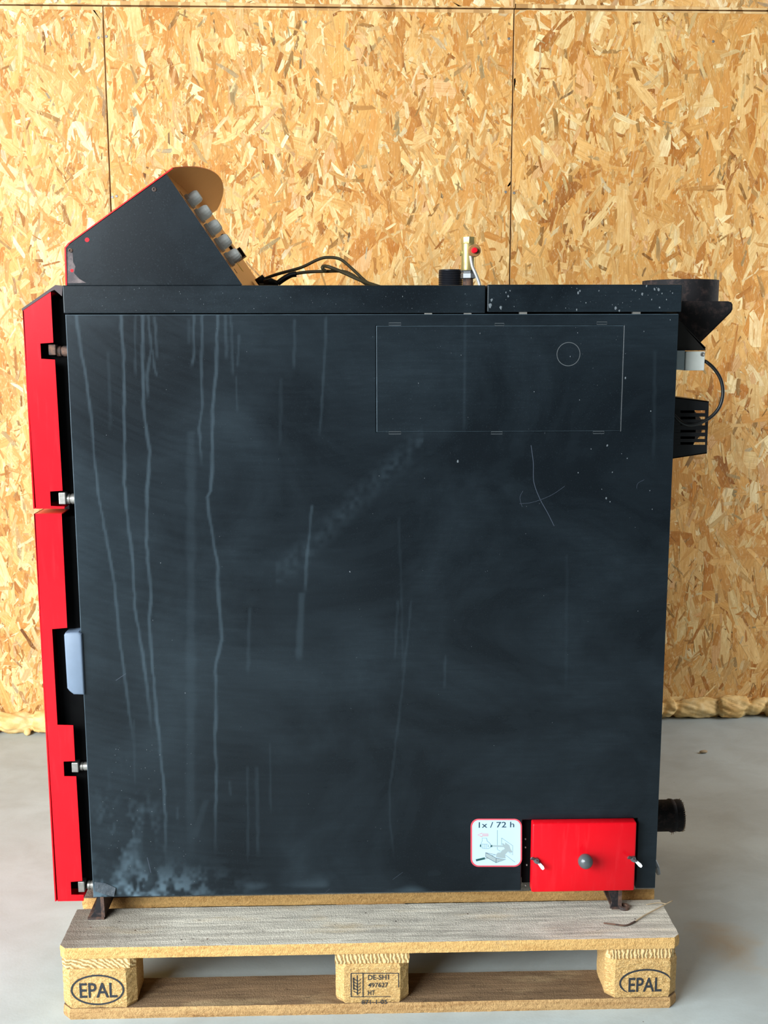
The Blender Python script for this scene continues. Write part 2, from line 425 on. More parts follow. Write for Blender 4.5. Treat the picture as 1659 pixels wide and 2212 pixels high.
PAL = np.array([lin(c) for c in [(230, 186, 122), (222, 172, 104), (236, 200, 142), (212, 156, 88), (243, 216, 162), (204, 142, 72), (250, 231, 188), (186, 122, 56), (226, 182, 134), (164, 104, 48), (118, 96, 70), (212, 198, 168)]])
PW = np.array([0.18, 0.17, 0.15, 0.14, 0.10, 0.10, 0.05, 0.045, 0.05, 0.02, 0.005, 0.012]); PW /= PW.sum()
def strands(name, u0, u1, zl, zh, dens, fine, tint, panel, seed):
    """chips pressed into the face of one board: thin overlapping flakes, each with its own colour and grain direction"""
    rng = np.random.default_rng(seed)
    A = (u1 - u0) * (zh - zl); n1 = int(A * dens); n2 = int(A * fine); n = n1 + n2
    L = np.concatenate([np.clip(rng.lognormal(math.log(0.078), 0.45, n1), 0.03, 0.2), np.clip(rng.lognormal(math.log(0.034), 0.45, n2), 0.012, 0.09)])
    Wd = np.concatenate([np.clip(L[:n1] * rng.uniform(0.13, 0.48, n1), 0.006, 0.048), np.clip(L[n1:] * rng.uniform(0.08, 0.3, n2), 0.0022, 0.012)])
    ang = np.where(rng.random(n) < 0.72, rng.normal(0, 0.42, n), rng.uniform(-1.57, 1.57, n))
    cu = rng.uniform(u0, u1, n); cz = rng.uniform(zl, zh, n)
    dep = np.concatenate([rng.uniform(0.0001, 0.0016, n1), rng.uniform(0.0006, 0.0018, n2)])
    K = 8
    aa = np.tile(np.array([[-0.5, -0.5], [0.12, -0.54], [0.5, -0.5], [0.54, 0.0], [0.5, 0.5], [-0.1, 0.53], [-0.5, 0.5], [-0.53, 0.0]]), (n, 1, 1))
    # x of template = along the chip
    aa[:, :, 0] += rng.normal(0, 0.07, (n, K)); aa[:, :, 1] += rng.normal(0, 0.10, (n, K))
    sk = rng.normal(0, 0.22, n)[:, None]; aa[:, :, 0] += aa[:, :, 1] * sk * 0.6
    la = aa[:, :, 0] * L[:, None]; lw = aa[:, :, 1] * Wd[:, None]
    lw += (la ** 2) * rng.normal(0, 1.2, n)[:, None]
    du = la * np.sin(ang)[:, None] + lw * np.cos(ang)[:, None]; dz = la * np.cos(ang)[:, None] - lw * np.sin(ang)[:, None]
    U = np.clip(cu[:, None] + du, u0 + 0.001, u1 - 0.001); Z = np.clip(cz[:, None] + dz, zl + 0.001, zh - 0.001)
    tilt = rng.normal(0, 0.004, n)[:, None]
    D = -(dep[:, None] + np.clip(lw * tilt, -0.0002, 0.0002))
    P = np.array(W0)[None, None] + U[..., None] * np.array(WT) + D[..., None] * np.array(WN)
    P[..., 2] = Z
    me = bpy.data.meshes.new(name)
    me.vertices.add(n * K); me.vertices.foreach_set('co', P.reshape(-1).astype(np.float32))
    me.loops.add(n * K); me.loops.foreach_set('vertex_index', np.arange(n * K, dtype=np.int32))
    me.polygons.add(n); me.polygons.foreach_set('loop_start', np.arange(0, n * K, K, dtype=np.int32))
    ci = rng.choice(len(PAL), n, p=PW); ci[(ci >= 10) & (L * Wd > 0.0007)] = 3; c = PAL[ci] * rng.uniform(0.88, 1.1, (n, 1)) * np.array(tint)
    c[n1:] *= np.where(rng.random((n2, 1)) < 0.09, 0.42, rng.uniform(0.68, 1.08, (n2, 1)))
    C4 = np.ones((n, K, 4), np.float32); C4[..., :3] = np.clip(c, 0, 1)[:, None]
    at_ = me.color_attributes.new('Col', 'FLOAT_COLOR', 'CORNER'); at_.data.foreach_set('color', C4.reshape(-1))
    uv = me.uv_layers.new(name='UVMap')
    off = rng.uniform(0, 30, (n, 1, 2))
    UVs = np.stack([lw, la], -1) + off
    uv.data.foreach_set('uv', UVs.reshape(-1).astype(np.float32))
    me.update(calc_edges=True)
    me.validate()
    # faces must look into the room
    flip = [p.normal.y > 0 for p in me.polygons]
    if sum(flip) > n / 2: me.flip_normals()
    return link(name, me, M['strand'], panel, kind='stuff')
seams = [-2.683, -1.433, -0.1785, 1.0765, 2.3265, 3.4]
zs = lambda u: 2.2905 + 0.0078 * (u + 0.18)
G = 0.0016
screws = {}
tints = {1: (1.0, 0.95, 0.88), 2: (0.99, 0.92, 0.81), 3: (0.98, 0.90, 0.76), 4: (0.98, 0.90, 0.78), 0: (1, 1, 1)}
dens = {0: (900, 0), 1: (3300, 7500), 2: (3000, 6000), 3: (2700, 3200), 4: (2500, 2500)}
for i in range(5):
    u0, u1 = seams[i] + G, seams[i + 1] - G
    p = wall_slab('osb_panel', u0, u1, 0.0, 0.02, 0.0, zs(u0) - 0.0025, 0.0, zs(u1) - 0.0025, M['osb'], wall)
    screws[i] = p
    if i == 0:
        continue
    strands('osb_strand_layer', u0, u1, 0.0, min(zs(u0), zs(u1)) - 0.003, *dens[i], tints[i], p, 20 + i)
    q = wall_slab('osb_panel', u0 + 0.004 * (i % 2), u1 + 0.004, 0.0, 0.02, zs(u0) + 0.0025, 3.4, zs(u1) + 0.0025, 3.4, M['osb'], wall)
    strands('osb_strand_layer', u0, u1, zs(max(u0, u1)) + 0.0035, 2.75, 2600, 4500, (1.06, 1.05, 1.06), q, 40 + i)
def on_wall(px, py):
    d = ray(px, py); k = ((W0 - CAM).dot(WN)) / d.dot(WN); return CAM + d * k
for (x, y, i) in [(213, 82, 1), (230, 79, 2), (1099, 84, 2), (1092, 415, 2), (1110, 417, 3), (243, 426, 1), (252, 424, 2), (660, 48, 2), (1540, 90, 3)]:
    P = on_wall(x, y)
    bm = bmesh.new(); bm_lathe(bm, P - WN * 0.0018, -WN, [(0, 0.0042), (0.0008, 0.0042), (0.0014, 0.003), (0.0008, 0.0014), (0.0004, 0.0004)], 12)
    from_bm(bm, 'screw', M['steel'], screws[i], True)

# foam squeezed out along the foot of the wall
def vnoise1(x, seed):
    r = np.random.default_rng(seed).uniform(-1, 1, 4096); i = np.floor(x).astype(int); f = x - i; f = f * f * (3 - 2 * f)
    return r[i % 4096] * (1 - f) + r[(i + 1) % 4096] * f
def vnoise2(x, y, seed):
    r = np.random.default_rng(seed).uniform(-1, 1, (512, 512))
    i = np.floor(x).astype(int); j = np.floor(y).astype(int); f = x - i; g = y - j; f = f * f * (3 - 2 * f); g = g * g * (3 - 2 * g)
    a = r[i % 512, j % 512]; b = r[(i + 1) % 512, j % 512]; c = r[i % 512, (j + 1) % 512]; d = r[(i + 1) % 512, (j + 1) % 512]
    return (a * (1 - f) + b * f) * (1 - g) + (c * (1 - f) + d * f) * g
def foam():
    nu, na = 1100, 26
    u = np.linspace(-2.6, 3.2, nu); V = []; Fc = []
    # cells: lumps of unequal length with creases between them
    cuts = [-2.7]; r = np.random.default_rng(5)
    while cuts[-1] < 3.4: cuts.append(cuts[-1] + r.choice([0.05, 0.08, 0.13, 0.17]) * r.uniform(0.7, 1.15))
    cuts = np.array(cuts)
    k = np.searchsorted(cuts, u) - 1
    lo = cuts[k]; hi = cuts[np.minimum(k + 1, len(cuts) - 1)]; s = (u - lo) / (hi - lo)
    lump = np.clip(1 - np.abs(2 * s - 1) ** 2.6, 0, 1) ** 0.55
    size = np.random.default_rng(6).uniform(0.84, 1.14, len(cuts))[k]
    for a_ in range(na + 1):
        a = math.pi * a_ / na * 0.5 * 2       # 0 floor front ... pi wall top
        wob = vnoise2(u * 28 + 3, np.full(nu, a * 3.0), 9) * 0.10 + vnoise2(u * 70, np.full(nu, a * 5.0), 10) * 0.035 + vnoise1(u * 7, 14) * 0.06
        tw = 0.02 * np.sin(a * 1.3 + 2.1 * vnoise1(u * 5, 31))
        s2 = np.clip(s + tw / (hi - lo), 0, 1); lm = np.clip(1 - np.abs(2 * s2 - 1) ** 2.6, 0, 1) ** 0.55
        fold = np.abs(vnoise2(u * 55 + 40 + a * 4, np.full(nu, a * 1.5) + u * 10, 41)) * 0.12
        R = (0.70 + 0.30 * lm) * size * (1.06 + 1.3 * wob - 1.5 * fold)
        hz = 0.034 * R; dep = 0.040 * R
        cz = 0.033 * (0.85 + 0.15 * size)
        z = np.maximum(cz - np.cos(a) * hz * 1.05, 0.0005); d = -np.sin(a) * dep - 0.0025
        V.append(np.stack([u, d, z], 1))
    V = np.stack(V, 0)                        # (na+1, nu, 3)
    P = [wp(*V[i, j]) for i in range(na + 1) for j in range(nu)]
    for i in range(na):
        for j in range(nu - 1): Fc.append((i * nu + j, i * nu + j + 1, (i + 1) * nu + j + 1, (i + 1) * nu + j))
    me = bpy.data.meshes.new('foam_bead'); me.from_pydata(P, [], Fc); me.update()
    o = link('foam_bead', me, M['foam'], None, True)
    return tag(o, 'long lumpy bead of yellow expanding foam along the foot of the chipboard wall', 'foam')
foam()
def lump(name, P, r, mat, label, cat, seed, group=None, sc=(1, 1, 1)):
    bm = bmesh.new(); bmesh.ops.create_icosphere(bm, subdivisions=3, radius=1.0)
    rr = random.Random(seed)
    k = [Vector((rr.uniform(-1, 1), rr.uniform(-1, 1), rr.uniform(-1, 1))) * 3 for _ in range(4)]
    for v in bm.verts:
        f = 1 + 0.12 * sum(math.sin(v.co.dot(q) + i) for i, q in enumerate(k)) / 1.5
        v.co = Vector((v.co.x * sc[0], v.co.y * sc[1], v.co.z * sc[2])) * f * r
    mz = min(v.co.z for v in bm.verts)
    for v in bm.verts: v.co += Vector((P.x, P.y, -mz + P.z))
    return tag(from_bm(bm, name, mat, None, True), label, cat, group)
lump('foam_crumb', onz(60, 1588, 0), 0.011, M['foam'], 'small orange foam crumb lying on the floor by the wall beside the red doors', 'foam', 1)
lump('foam_crumb', onz(1520, 1627, 0), 0.009, M['straw'], 'pale chip lying on the open floor between the foam bead and the return pipe', 'debris', 2, sc=(1.4, 0.7, 0.5))

# ------------------------------------------------------------------ pallet
S = 1.04
T = 0.022 * S; ZB = T; ZS = T + 0.078 * S; ZT = ZS + T; ZP = ZT + T        # levels: lower board, block, stringer, top board
pallet = thing('wooden_pallet', (0.6, 0.4, 0), 'weathered wooden transport pallet with burnt oval brand marks under the black boiler', 'pallet')
def rough_prism(name, outline, z0, z1, mat, parent, step=0.012, amp=0.001, seed=0, topmat=None, nz=None, tuck=0.0):
    """vertical prism whose sides are slightly hollowed and frayed inward, corners as given"""
    pts = []
    n = len(outline)
    for i in range(n):
        a = Vector(outline[i]); b = Vector(outline[(i + 1) % n]); k = max(1, int((b - a).length / step))
        for j in range(k): pts.append(a + (b - a) * (j / k))
    c = sum((Vector(p) for p in outline), Vector((0, 0))) / n
    nz = nz or max(3, int((z1 - z0) / step))
    V = []; rr = random.Random(seed)
    N = len(pts)
    for k in range(nz + 1):
        t = k / nz; z = z0 + (z1 - z0) * t
        edge = 1.0 if k in (0, nz) else 0.0
        for p in pts:
            d = c - p; d = Vector((max(-1, min(1, d.x * 40)), max(-1, min(1, d.y * 40))))
            if d.length: d = d.normalized()
            s = rr.random() * amp + edge * (amp * 0.9 + tuck)
            V.append((p.x + d.x * s, p.y + d.y * s, z))
    Fc = [(k * N + i, k * N + (i + 1) % N, (k + 1) * N + (i + 1) % N, (k + 1) * N + i) for k in range(nz) for i in range(N)]
    Fc.append(list(range(N))[::-1]); Fc.append([nz * N + i for i in range(N)])
    me = bpy.data.meshes.new(name); me.from_pydata(V, [], Fc); me.update()
    return link(name, me, mat, parent)
def rect(x0, x1, y0, y1, ch=0.0, corners='abcd'):
    o = []
    for key, (x, y, sx, sy) in zip('abcd', [(x0, y0, 1, 1), (x1, y0, -1, 1), (x1, y1, -1, -1), (x0, y1, 1, -1)]):
        if ch and key in corners:
            a = (x + sx * ch, y); b = (x, y + sy * ch)
            o += [b, a] if key in 'ac' else [a, b]
        else: o.append((x, y))
    return o
ys = [(0, 0.145), (0.18625, 0.28625), (0.3275, 0.4725), (0.51375, 0.61375), (0.655, 0.8)]
for i, (a, b) in enumerate(ys):
    rough_prism('top_board', rect(0, 1.2, a, b, 0.012 if i in (0, 4) else 0, 'ab' if i == 0 else 'cd'), ZT, ZP, M['board'], pallet, 0.01, 0.0012, 100 + i, nz=4)
xs_ = [(0, 0.145), (0.5275, 0.6725), (1.055, 1.2)]
for i, (a, b) in enumerate(xs_):
    o = rough_prism('stringer_board', rect(a + (0.002, 0, 0)[i], b - (0, 0, 0.006)[i], 0.004, 0.798, 0.01, 'ab' if i != 1 else ''), ZS, ZT, M['stringer'], pallet, 0.01, 0.0012, 120 + i, nz=3)
    # sawn end
    o.data.materials.append(M['endgrain'])
    for p in o.data.polygons:
        if abs(p.normal.y) > 0.6 and (p.center.y < 0.02 or p.center.y > 0.78): p.material_index = 1
blocks = []
for j, (y0, y1) in enumerate([(0.0, 0.1), (0.3275, 0.4725), (0.7, 0.8)]):
    for i, (a, b) in enumerate(xs_):
        o = rough_prism('block', rect(a + 0.001, b - 0.001, y0 + 0.001, y1 - 0.001, 0.017), ZB, ZS, M['block'], pallet, 0.007, 0.0013, 140 + j * 3 + i, nz=11, tuck=0.0015)
        blocks.append(o)
for i, (a, b) in enumerate([(0, 0.1), (0.3275, 0.4725), (0.7, 0.8)]):
    rough_prism('bottom_board', rect(0, 1.2, a, b, 0.016 if i != 1 else 0, 'ab' if i == 0 else 'cd'), 0.0, ZB, M['lowboard'], pallet, 0.01, 0.0012, 160 + i, nz=4, tuck=0.0005)
YI = 0.0006                                                   # printed marks lie on the block faces
def ell(px, py, rx, ry, n=64):
    c = at(px, py, YI); a = at(px + rx, py, YI).x - c.x; b = c.z - at(px, py + ry, YI).z
    return [(c.x + a * math.cos(2 * math.pi * k / n), c.z + b * math.sin(2 * math.pi * k / n)) for k in range(n)]
def tpx(name, s, x0, y0, x1, y1, par, Y=YI, mat='ink'):       # text fitted to a pixel box
    a = at(x0, y1, Y); b = at(x1, y0, Y)
    return text_mesh(name, s, a.x, a.z, Y, b.z - a.z, M[mat], par, b.x - a.x)
b0, b1, b2 = blocks[0], blocks[1], blocks[2]
flat_lines('brand_oval', [(ell(210.5, 2138.5, 56, 31), 0.0034, True)], YI, M['ink'], b0, label='burnt black oval')
tpx('brand_text', 'EPAL', 172.5, 2122.5, 252, 2156, b0)
E2 = ell(1394.5, 2123, 55, 28)
arc = [E2[k % 64] for k in range(2, 41)]
wds = [0.0036] * len(arc)
for k in range(6): wds[k] = 0.0008 + 0.0005 * k; wds[-1 - k] = 0.001 + 0.0005 * k
flat_lines('brand_oval', [(arc, wds, False)], YI, M['ink'], b2, label='worn burnt oval, faded at the bottom')
tpx('brand_text', 'EPAL', 1357, 2111, 1430, 2143, b2)
def seg(*pp): return [((at(x, y, YI).x), (at(x, y, YI).z)) for x, y in pp]
z = lambda x, y: (720 + x / 9.2167, 2040 + y / 9.2167)
flat_lines('stamp_frame', [(seg(z(350, 575), z(1300, 575)), 0.0016, False), (seg(z(352, 575), z(355, 1045)), 0.0018, False), (seg(z(590, 580), z(590, 1045)), 0.0018, False),
    (seg(z(350, 1045), z(1140, 1040)), 0.0014, False), (seg(z(1298, 575), z(1300, 860)), 0.0016, False)], YI, M['ink'], b1)
ear = [(seg(z(475, 615), z(478, 1010)), 0.0020, False), (seg(z(400, 660), z(405, 905)), 0.0022, False)]
for k in range(5):
    yy = 690 + k * 62
    ear.append((seg(z(398, yy - 10), z(440, yy + 20), z(474, yy + 32)), 0.0013, False))
    ear.append((seg(z(545, yy + 5), z(510, yy + 38), z(480, yy + 42)), 0.0013, False))
flat_lines('stamp_wheat_ear', ear, YI, M['ink'], b1, label='burnt ear of wheat symbol')
for s, a, b in (('DE-SH1', z(690, 600), z(1105, 710)), ('497627', z(690, 758), z(1090, 862)), ('HT', z(690, 915), z(825, 1015)), ('871-1-05', z(560, 1100), z(1075, 1195))):
    tpx('stamp_text', s, a[0], a[1], b[0], b[1], b1)
# nail heads on the top boards
for (x, y) in [(258, 1990), (292, 2010), (392, 2030), (448, 2028), (790, 1972), (855, 1990), (1372, 1985), (1392, 1977), (196, 2003), (1010, 1974)]:
    P = onz(x, y, ZP)
    bm = bmesh.new(); bm_lathe(bm, (P.x, P.y, ZP - 0.003), (0, 0, 1), [(0, 0.0035), (0.0028, 0.0042), (0.0030, 0.002)], 10)
    from_bm(bm, 'nail_head', M['iron'], pallet)

# ------------------------------------------------------------------ boiler
Y0 = 0.100; Y1 = 0.755
boiler = thing('solid_fuel_boiler', (0.6, 0.43, ZP), 'tall black solid fuel boiler with red doors standing on the wooden pallet', 'boiler')
X0, X1 = 0.0465, 1.1742; ZL, ZH = 0.1998, 1.3421
hx0, hx1 = 0.6129, 1.0726; hz0, hz1 = 1.1246, 1.3220
nx0, nx1, nz1 = 0.9017, 1.1350, 0.3505

# -- dust, drips and wear on the big side sheet: one value per vertex
def zz(x, y): return (150 + x / 2.44, 680 + y / 2.44)
def z8(x, y): return (150 + x / 1.952, 1300 + y / 1.952)
DR = [([zz(35, 0), zz(60, 170), zz(100, 420), zz(120, 560), zz(128, 700), zz(150, 950), zz(190, 1150), zz(235, 1400), zz(258, 1650), zz(288, 1900), z8(245, 400), z8(270, 620)], 3.0, 0.30),
 ([zz(270, 0), zz(290, 300), zz(288, 600), zz(290, 900), zz(310, 1120), zz(335, 1300), zz(345, 1550), zz(380, 1750), z8(320, 300), z8(350, 560)], 3.3, 0.34),
 ([zz(385, 0), zz(390, 500), zz(425, 720), zz(410, 900), zz(405, 1200), zz(430, 1480), zz(420, 1600), zz(442, 1900), z8(370, 500), z8(395, 750), z8(405, 900), z8(405, 1120)], 3.4, 0.34),
 ([zz(415, 10), zz(430, 180), zz(408, 320), zz(410, 450)], 3.2, 0.24), ([zz(440, 190), zz(448, 270), zz(460, 330)], 2.4, 0.22), ([zz(450, 15), zz(462, 240)], 3.0, 0.22),
 ([zz(348, 5), zz(348, 330)], 2.4, 0.14), ([zz(655, 5), zz(657, 200), zz(645, 280)], 3.0, 0.26), ([zz(630, 30), zz(632, 160)], 3.0, 0.1),
 ([zz(700, 0), zz(695, 300), zz(700, 500), zz(683, 600), zz(698, 800)], 3.0, 0.26),
 ([zz(780, 0), zz(772, 300), zz(755, 500), zz(752, 800), zz(745, 930), zz(728, 960), zz(735, 1040), zz(760, 1200), zz(780, 1300), zz(785, 1500), zz(803, 1710), zz(775, 1830), z8(615, 300), z8(620, 450), z8(612, 560), z8(620, 700), z8(615, 900), z8(615, 1080)], 3.6, 0.32),
 ([zz(820, 5), zz(830, 240)], 3.6, 0.18), ([zz(850, 5), zz(862, 330)], 2.6, 0.16), ([zz(893, 110), zz(885, 280)], 2.4, 0.16), ([zz(876, 330), zz(884, 520)], 2.2, 0.12),
 ([zz(1185, 30), zz(1185, 290)], 3.0, 0.14), ([zz(1355, 15), zz(1340, 300), zz(1318, 650)], 2.6, 0.15), ([zz(1115, 340), zz(1112, 700)], 4.0, 0.06),
 ([zz(1278, 1010), zz(1255, 1250), zz(1240, 1470)], 3.2, 0.24), ([zz(1228, 1470), zz(1218, 1600), zz(1210, 1830)], 8.0, 0.16), ([zz(205, 200), zz(215, 620)], 3, 0.08),
 ([zz(640, 620), zz(640, 1300), zz(640, 2000), z8(510, 600), z8(512, 1100)], 10.0, 0.09), ([zz(950, 1550), zz(940, 1900)], 3.5, 0.1),
 ([z8(1440, 0), z8(1400, 400), z8(1350, 800), z8(1350, 900), z8(1370, 1100)], 2.6, 0.10), ([z8(1385, 0), z8(1372, 250)], 2.4, 0.10), ([z8(1585, 230), z8(1582, 370)], 2.6, 0.12),
 ([z8(845, 600), z8(848, 900)], 2.4, 0.10), ([z8(790, 700), z8(795, 1080)], 4.0, 0.10), ([z8(752, 700), z8(752, 1100)], 2.6, 0.10), ([z8(575, 840), z8(520, 1000)], 9.0, 0.08),
 ([z8(270, 500), z8(275, 780)], 2.4, 0.10), ([z8(300, 850), z8(290, 1150)], 9, 0.10), ([z8(455, 870), z8(455, 920)], 3, 0.14), ([z8(676, 760), z8(680, 820)], 3, 0.12),
 ([(1005, 690), (1003, 940)], 3.2, 0.10), ([(862, 1120), (872, 1480)], 2.5, 0.07), ([(1415, 760), (1412, 1000)], 3.5, 0.08), ([(1225, 1200), (1222, 1500)], 3, 0.05)]
DRW = []
for pts, w, a in DR:
    W = [at(x, y, Y0) for x, y in pts]
    W.sort(key=lambda p: p.z)
    DRW.append((np.array([p.z for p in W]), np.array([p.x for p in W]), w / 1165.0, a))
def dust(x, z):
    d = np.zeros_like(x)
    for zs_, xs2, w, a in DRW:
        xc = np.interp(z, zs_, xs2) + vnoise1(z * 60 + 50, int(xs2[0] * 997) % 50) * 0.0009
        ww = w * (1 + 0.25 * vnoise1(z * 40 + 90, int(xs2[-1] * 991) % 60))
        L = zs_[-1] - zs_[0]
        end = np.clip((z - zs_[0]) / (0.12 * L), 0, 1) * np.clip((zs_[-1] - z) / 0.004 + 1, 0, 1)
        d = np.maximum(d, 0.46 * a * np.exp(-((x - xc) / ww) ** 4) * end * (0.85 + 0.15 * vnoise1(z * 25 + 7, 3)))
    # limescale at the lower front corner
    c = np.exp(-((z - ZL) / 0.045) ** 2) * np.exp(-((x - X0 - 0.09) / 0.13) ** 2)
    d += c * np.clip(0.35 + 0.9 * vnoise2(x * 60 + 300, z * 40, 21) + 0.6 * vnoise2(x * 170 + 300, z * 140, 22), 0, 1) * 0.66
    c = np.exp(-((z - ZL - 0.12) / 0.11) ** 2) * np.exp(-((x - X0 - 0.07) / 0.06) ** 2)
    d += c * np.clip(0.25 + 0.8 * vnoise2(x * 45 + 200, z * 18, 23) + 0.4 * vnoise2(x * 160 + 200, z * 110, 24), 0, 1) * 0.28
    c = np.exp(-((z - ZL) / 0.03) ** 2)
    d += c * np.clip(vnoise2(x * 22 + 100, z * 50, 25) - 0.1, 0, 1) * 0.22 * (x < 0.75)
    # general veil, heavier towards the door side, wiped in arcs
    veil = np.clip(1 - (x - X0) / 0.75, 0, 1)
    arc = np.hypot(x - 0.45, z - 1.75)
    d += veil * (0.028 + 0.012 * vnoise2(arc * 220 + 500, np.arctan2(z - 1.75, x - 0.45) * 12 + 100, 27) + 0.03 * vnoise2(x * 9 + 100, z * 7, 28))
    sw = np.clip(1 - np.abs((z - 0.98) - (x - 0.56) * 0.95) / 0.04, 0, 1) * (x > 0.42) * (x < 0.70)
    d += sw * 0.035 * (1 + vnoise2(x * 120 + 10, z * 120, 29))
    return np.clip(d, 0, 1)
def grid_axis(a, b, step, extra):
    v = np.concatenate([np.arange(a, b, step), [b], extra]); v = np.unique(np.round(v, 5))
    keep = [v[0]]
    ex = set(np.round(extra, 5)) | {round(a, 5), round(b, 5)}
    for t in v[1:]:
        if t - keep[-1] < step * 0.3 and t not in ex: continue
        keep.append(t)
    return np.array(keep)
def sheet(name, x0, x1, z0, z1, Y, holes, step, par, rim=0.012, extra_x=(), extra_z=(), edge_w=0.0014, edge_a=0.5, edges='ltrb'):
    ex = [x0 + edge_w, x1 - edge_w]; ez = [z0 + edge_w, z1 - edge_w]
    for (a, b, c, d) in holes: ex += [v for v in (a, b) if x0 < v < x1]; ez += [v for v in (c, d) if z0 < v < z1]
    gx = grid_axis(x0, x1, step, np.array(ex + list(extra_x))); gz = grid_axis(z0, z1, step, np.array(ez + list(extra_z)))
    X, Z = np.meshgrid(gx, gz); nx, nz = len(gx), len(gz)
    dv = dust(X, Z)
    ee = np.zeros_like(dv)
    if 'l' in edges: ee = np.maximum(ee, (X < x0 + edge_w * 0.7) * 1.0)
    if 't' in edges: ee = np.maximum(ee, (Z > z1 - edge_w * 0.7) * 0.8)
    if 'r' in edges: ee = np.maximum(ee, (X > x1 - edge_w * 0.7) * 0.5)
    if 'b' in edges: ee = np.maximum(ee, (Z < z0 + edge_w * 0.7) * 0.5)
    dv = np.clip(np.maximum(dv, ee * edge_a * (0.8 + 0.3 * vnoise2(X * 60 + 10, Z * 60 + 10, 33))), 0, 1)
    V = np.stack([X, np.full_like(X, Y), Z], -1).reshape(-1, 3)
    idx = np.arange(nx * nz).reshape(nz, nx)
    q = np.stack([idx[:-1, :-1], idx[:-1, 1:], idx[1:, 1:], idx[1:, :-1]], -1).reshape(-1, 4)
    cx = ((X[:-1, :-1] + X[1:, 1:]) / 2).reshape(-1); cz = ((Z[:-1, :-1] + Z[1:, 1:]) / 2).reshape(-1)
    keep = np.ones(len(q), bool)
    for (a, b, c, d) in holes: keep &= ~((cx > a) & (cx < b) & (cz > c) & (cz < d))
    q = q[keep]
    # folded rim along every open edge
    e = np.concatenate([q[:, [0, 1]], q[:, [1, 2]], q[:, [2, 3]], q[:, [3, 0]]])
    key = np.sort(e, 1); _, inv, cnt = np.unique(key[:, 0].astype(np.int64) * (nx * nz) + key[:, 1], return_inverse=True, return_counts=True)
    be = e[cnt[inv] == 1]
    used = np.unique(be); mp = {int(v): len(V) + i for i, v in enumerate(used)}
    V2 = V[used].copy(); V2[:, 1] += rim
    rimq = np.array([[a, mp[int(a)], mp[int(b)], b] for a, b in be])
    Vall = np.concatenate([V, V2]); Fall = np.concatenate([q, rimq])
    dall = np.concatenate([dv.reshape(-1), dv.reshape(-1)[used]])
    me = bpy.data.meshes.new(name)
    me.vertices.add(len(Vall)); me.vertices.foreach_set('co', Vall.astype(np.float32).reshape(-1))
    me.loops.add(len(Fall) * 4); me.loops.foreach_set('vertex_index', Fall.astype(np.int32).reshape(-1))
    me.polygons.add(len(Fall)); me.polygons.foreach_set('loop_start', np.arange(0, len(Fall) * 4, 4, dtype=np.int32))
    me.update(calc_edges=True); me.validate()
    at_ = me.attributes.new('dust', 'FLOAT', 'POINT'); at_.data.foreach_set('value', dall.astype(np.float32))
    return link(name, me, M['black'], par)
panel = sheet('side_panel', X0, X1, ZL, ZH, Y0, [(hx0, hx1, hz0, hz1), (nx0, nx1, ZL - 1, nz1)], 0.0027, boiler)
g = 0.0007
hatch = sheet('knockout_hatch', hx0 + g, hx1 - g, hz0 + g, hz1 - g, Y0 + 0.0004, [], 0.004, panel, rim=0.008, edge_a=0.62, edge_w=0.0013)
# round knockout and the little connecting tabs of the hatch
c = at(1228, 765, Y0)
flat_lines('knockout_ring', [([(c.x + 0.0215 * math.cos(2 * math.pi * k / 48), c.z + 0.0215 * math.sin(2 * math.pi * k / 48)) for k in range(48)], 0.0012, True)], Y0 + 0.0001, M['edge'], hatch)
for x, y, w in ((853, 700, 26), (1079, 701, 20), (1300, 698, 22), (853, 935, 26), (1073, 935, 24), (1293, 934, 24)):
    a = at(x - w / 2, y + 2.6, Y0); b = at(x + w / 2, y - 2.6, Y0)
    flat_lines('hatch_tab_slot', [([(a.x, a.z), (b.x, a.z), (b.x, b.z), (a.x, b.z)], 0.0008, True)], Y0 - 0.0002, M['edge'], panel)
# scratches and lime specks on the sheet
sc = []
for pts, w in (([(1147, 962), (1152, 1000), (1153, 1040), (1165, 1075), (1183, 1108), (1197, 1136)], 0.0012), ([(1122, 1088), (1150, 1085), (1190, 1070), (1220, 1050)], 0.0006), ([(1130, 1060), (1123, 1075), (1128, 1095)], 0.0006),
               ([(1375, 1055), (1378, 1044), (1392, 1036)], 0.0006), ([(848, 1900), (870, 1884)], 0.0006), ([(318, 1852), (326, 1885)], 0.0012), ([(250, 1470), (272, 1455)], 0.0009), ([(700, 1930), (712, 1920)], 0.0005)):
    P = spline([at(x, y, Y0) for x, y in pts], 6); sc.append(([(p.x, p.z) for p in P], w, False))
flat_lines('scratch', sc, Y0 - 0.00025, M['scratch'], panel, kind='stuff')
def specks(name, pts, Y, par):
    V = []; Fc = []
    rr = random.Random(4)
    for x, y, r in pts:
        r *= 0.8; c = at(x, y, Y); n = 9; o = len(V)
        for k in range(n):
            a = 2 * math.pi * k / n; q = r / 1165 * rr.uniform(0.7, 1.25)
            V.append((c.x + q * math.cos(a) * 0.7, Y, c.z + q * math.sin(a)))
        V.append((c.x, Y - 0.0004, c.z))
        for k in range(n): Fc.append((o + k, o + (k + 1) % n, o + n))
    me = bpy.data.meshes.new(name); me.from_pydata(V, [], Fc); me.update()
    return link(name, me, M['speck'], par, kind='stuff')
rs = random.Random(9)
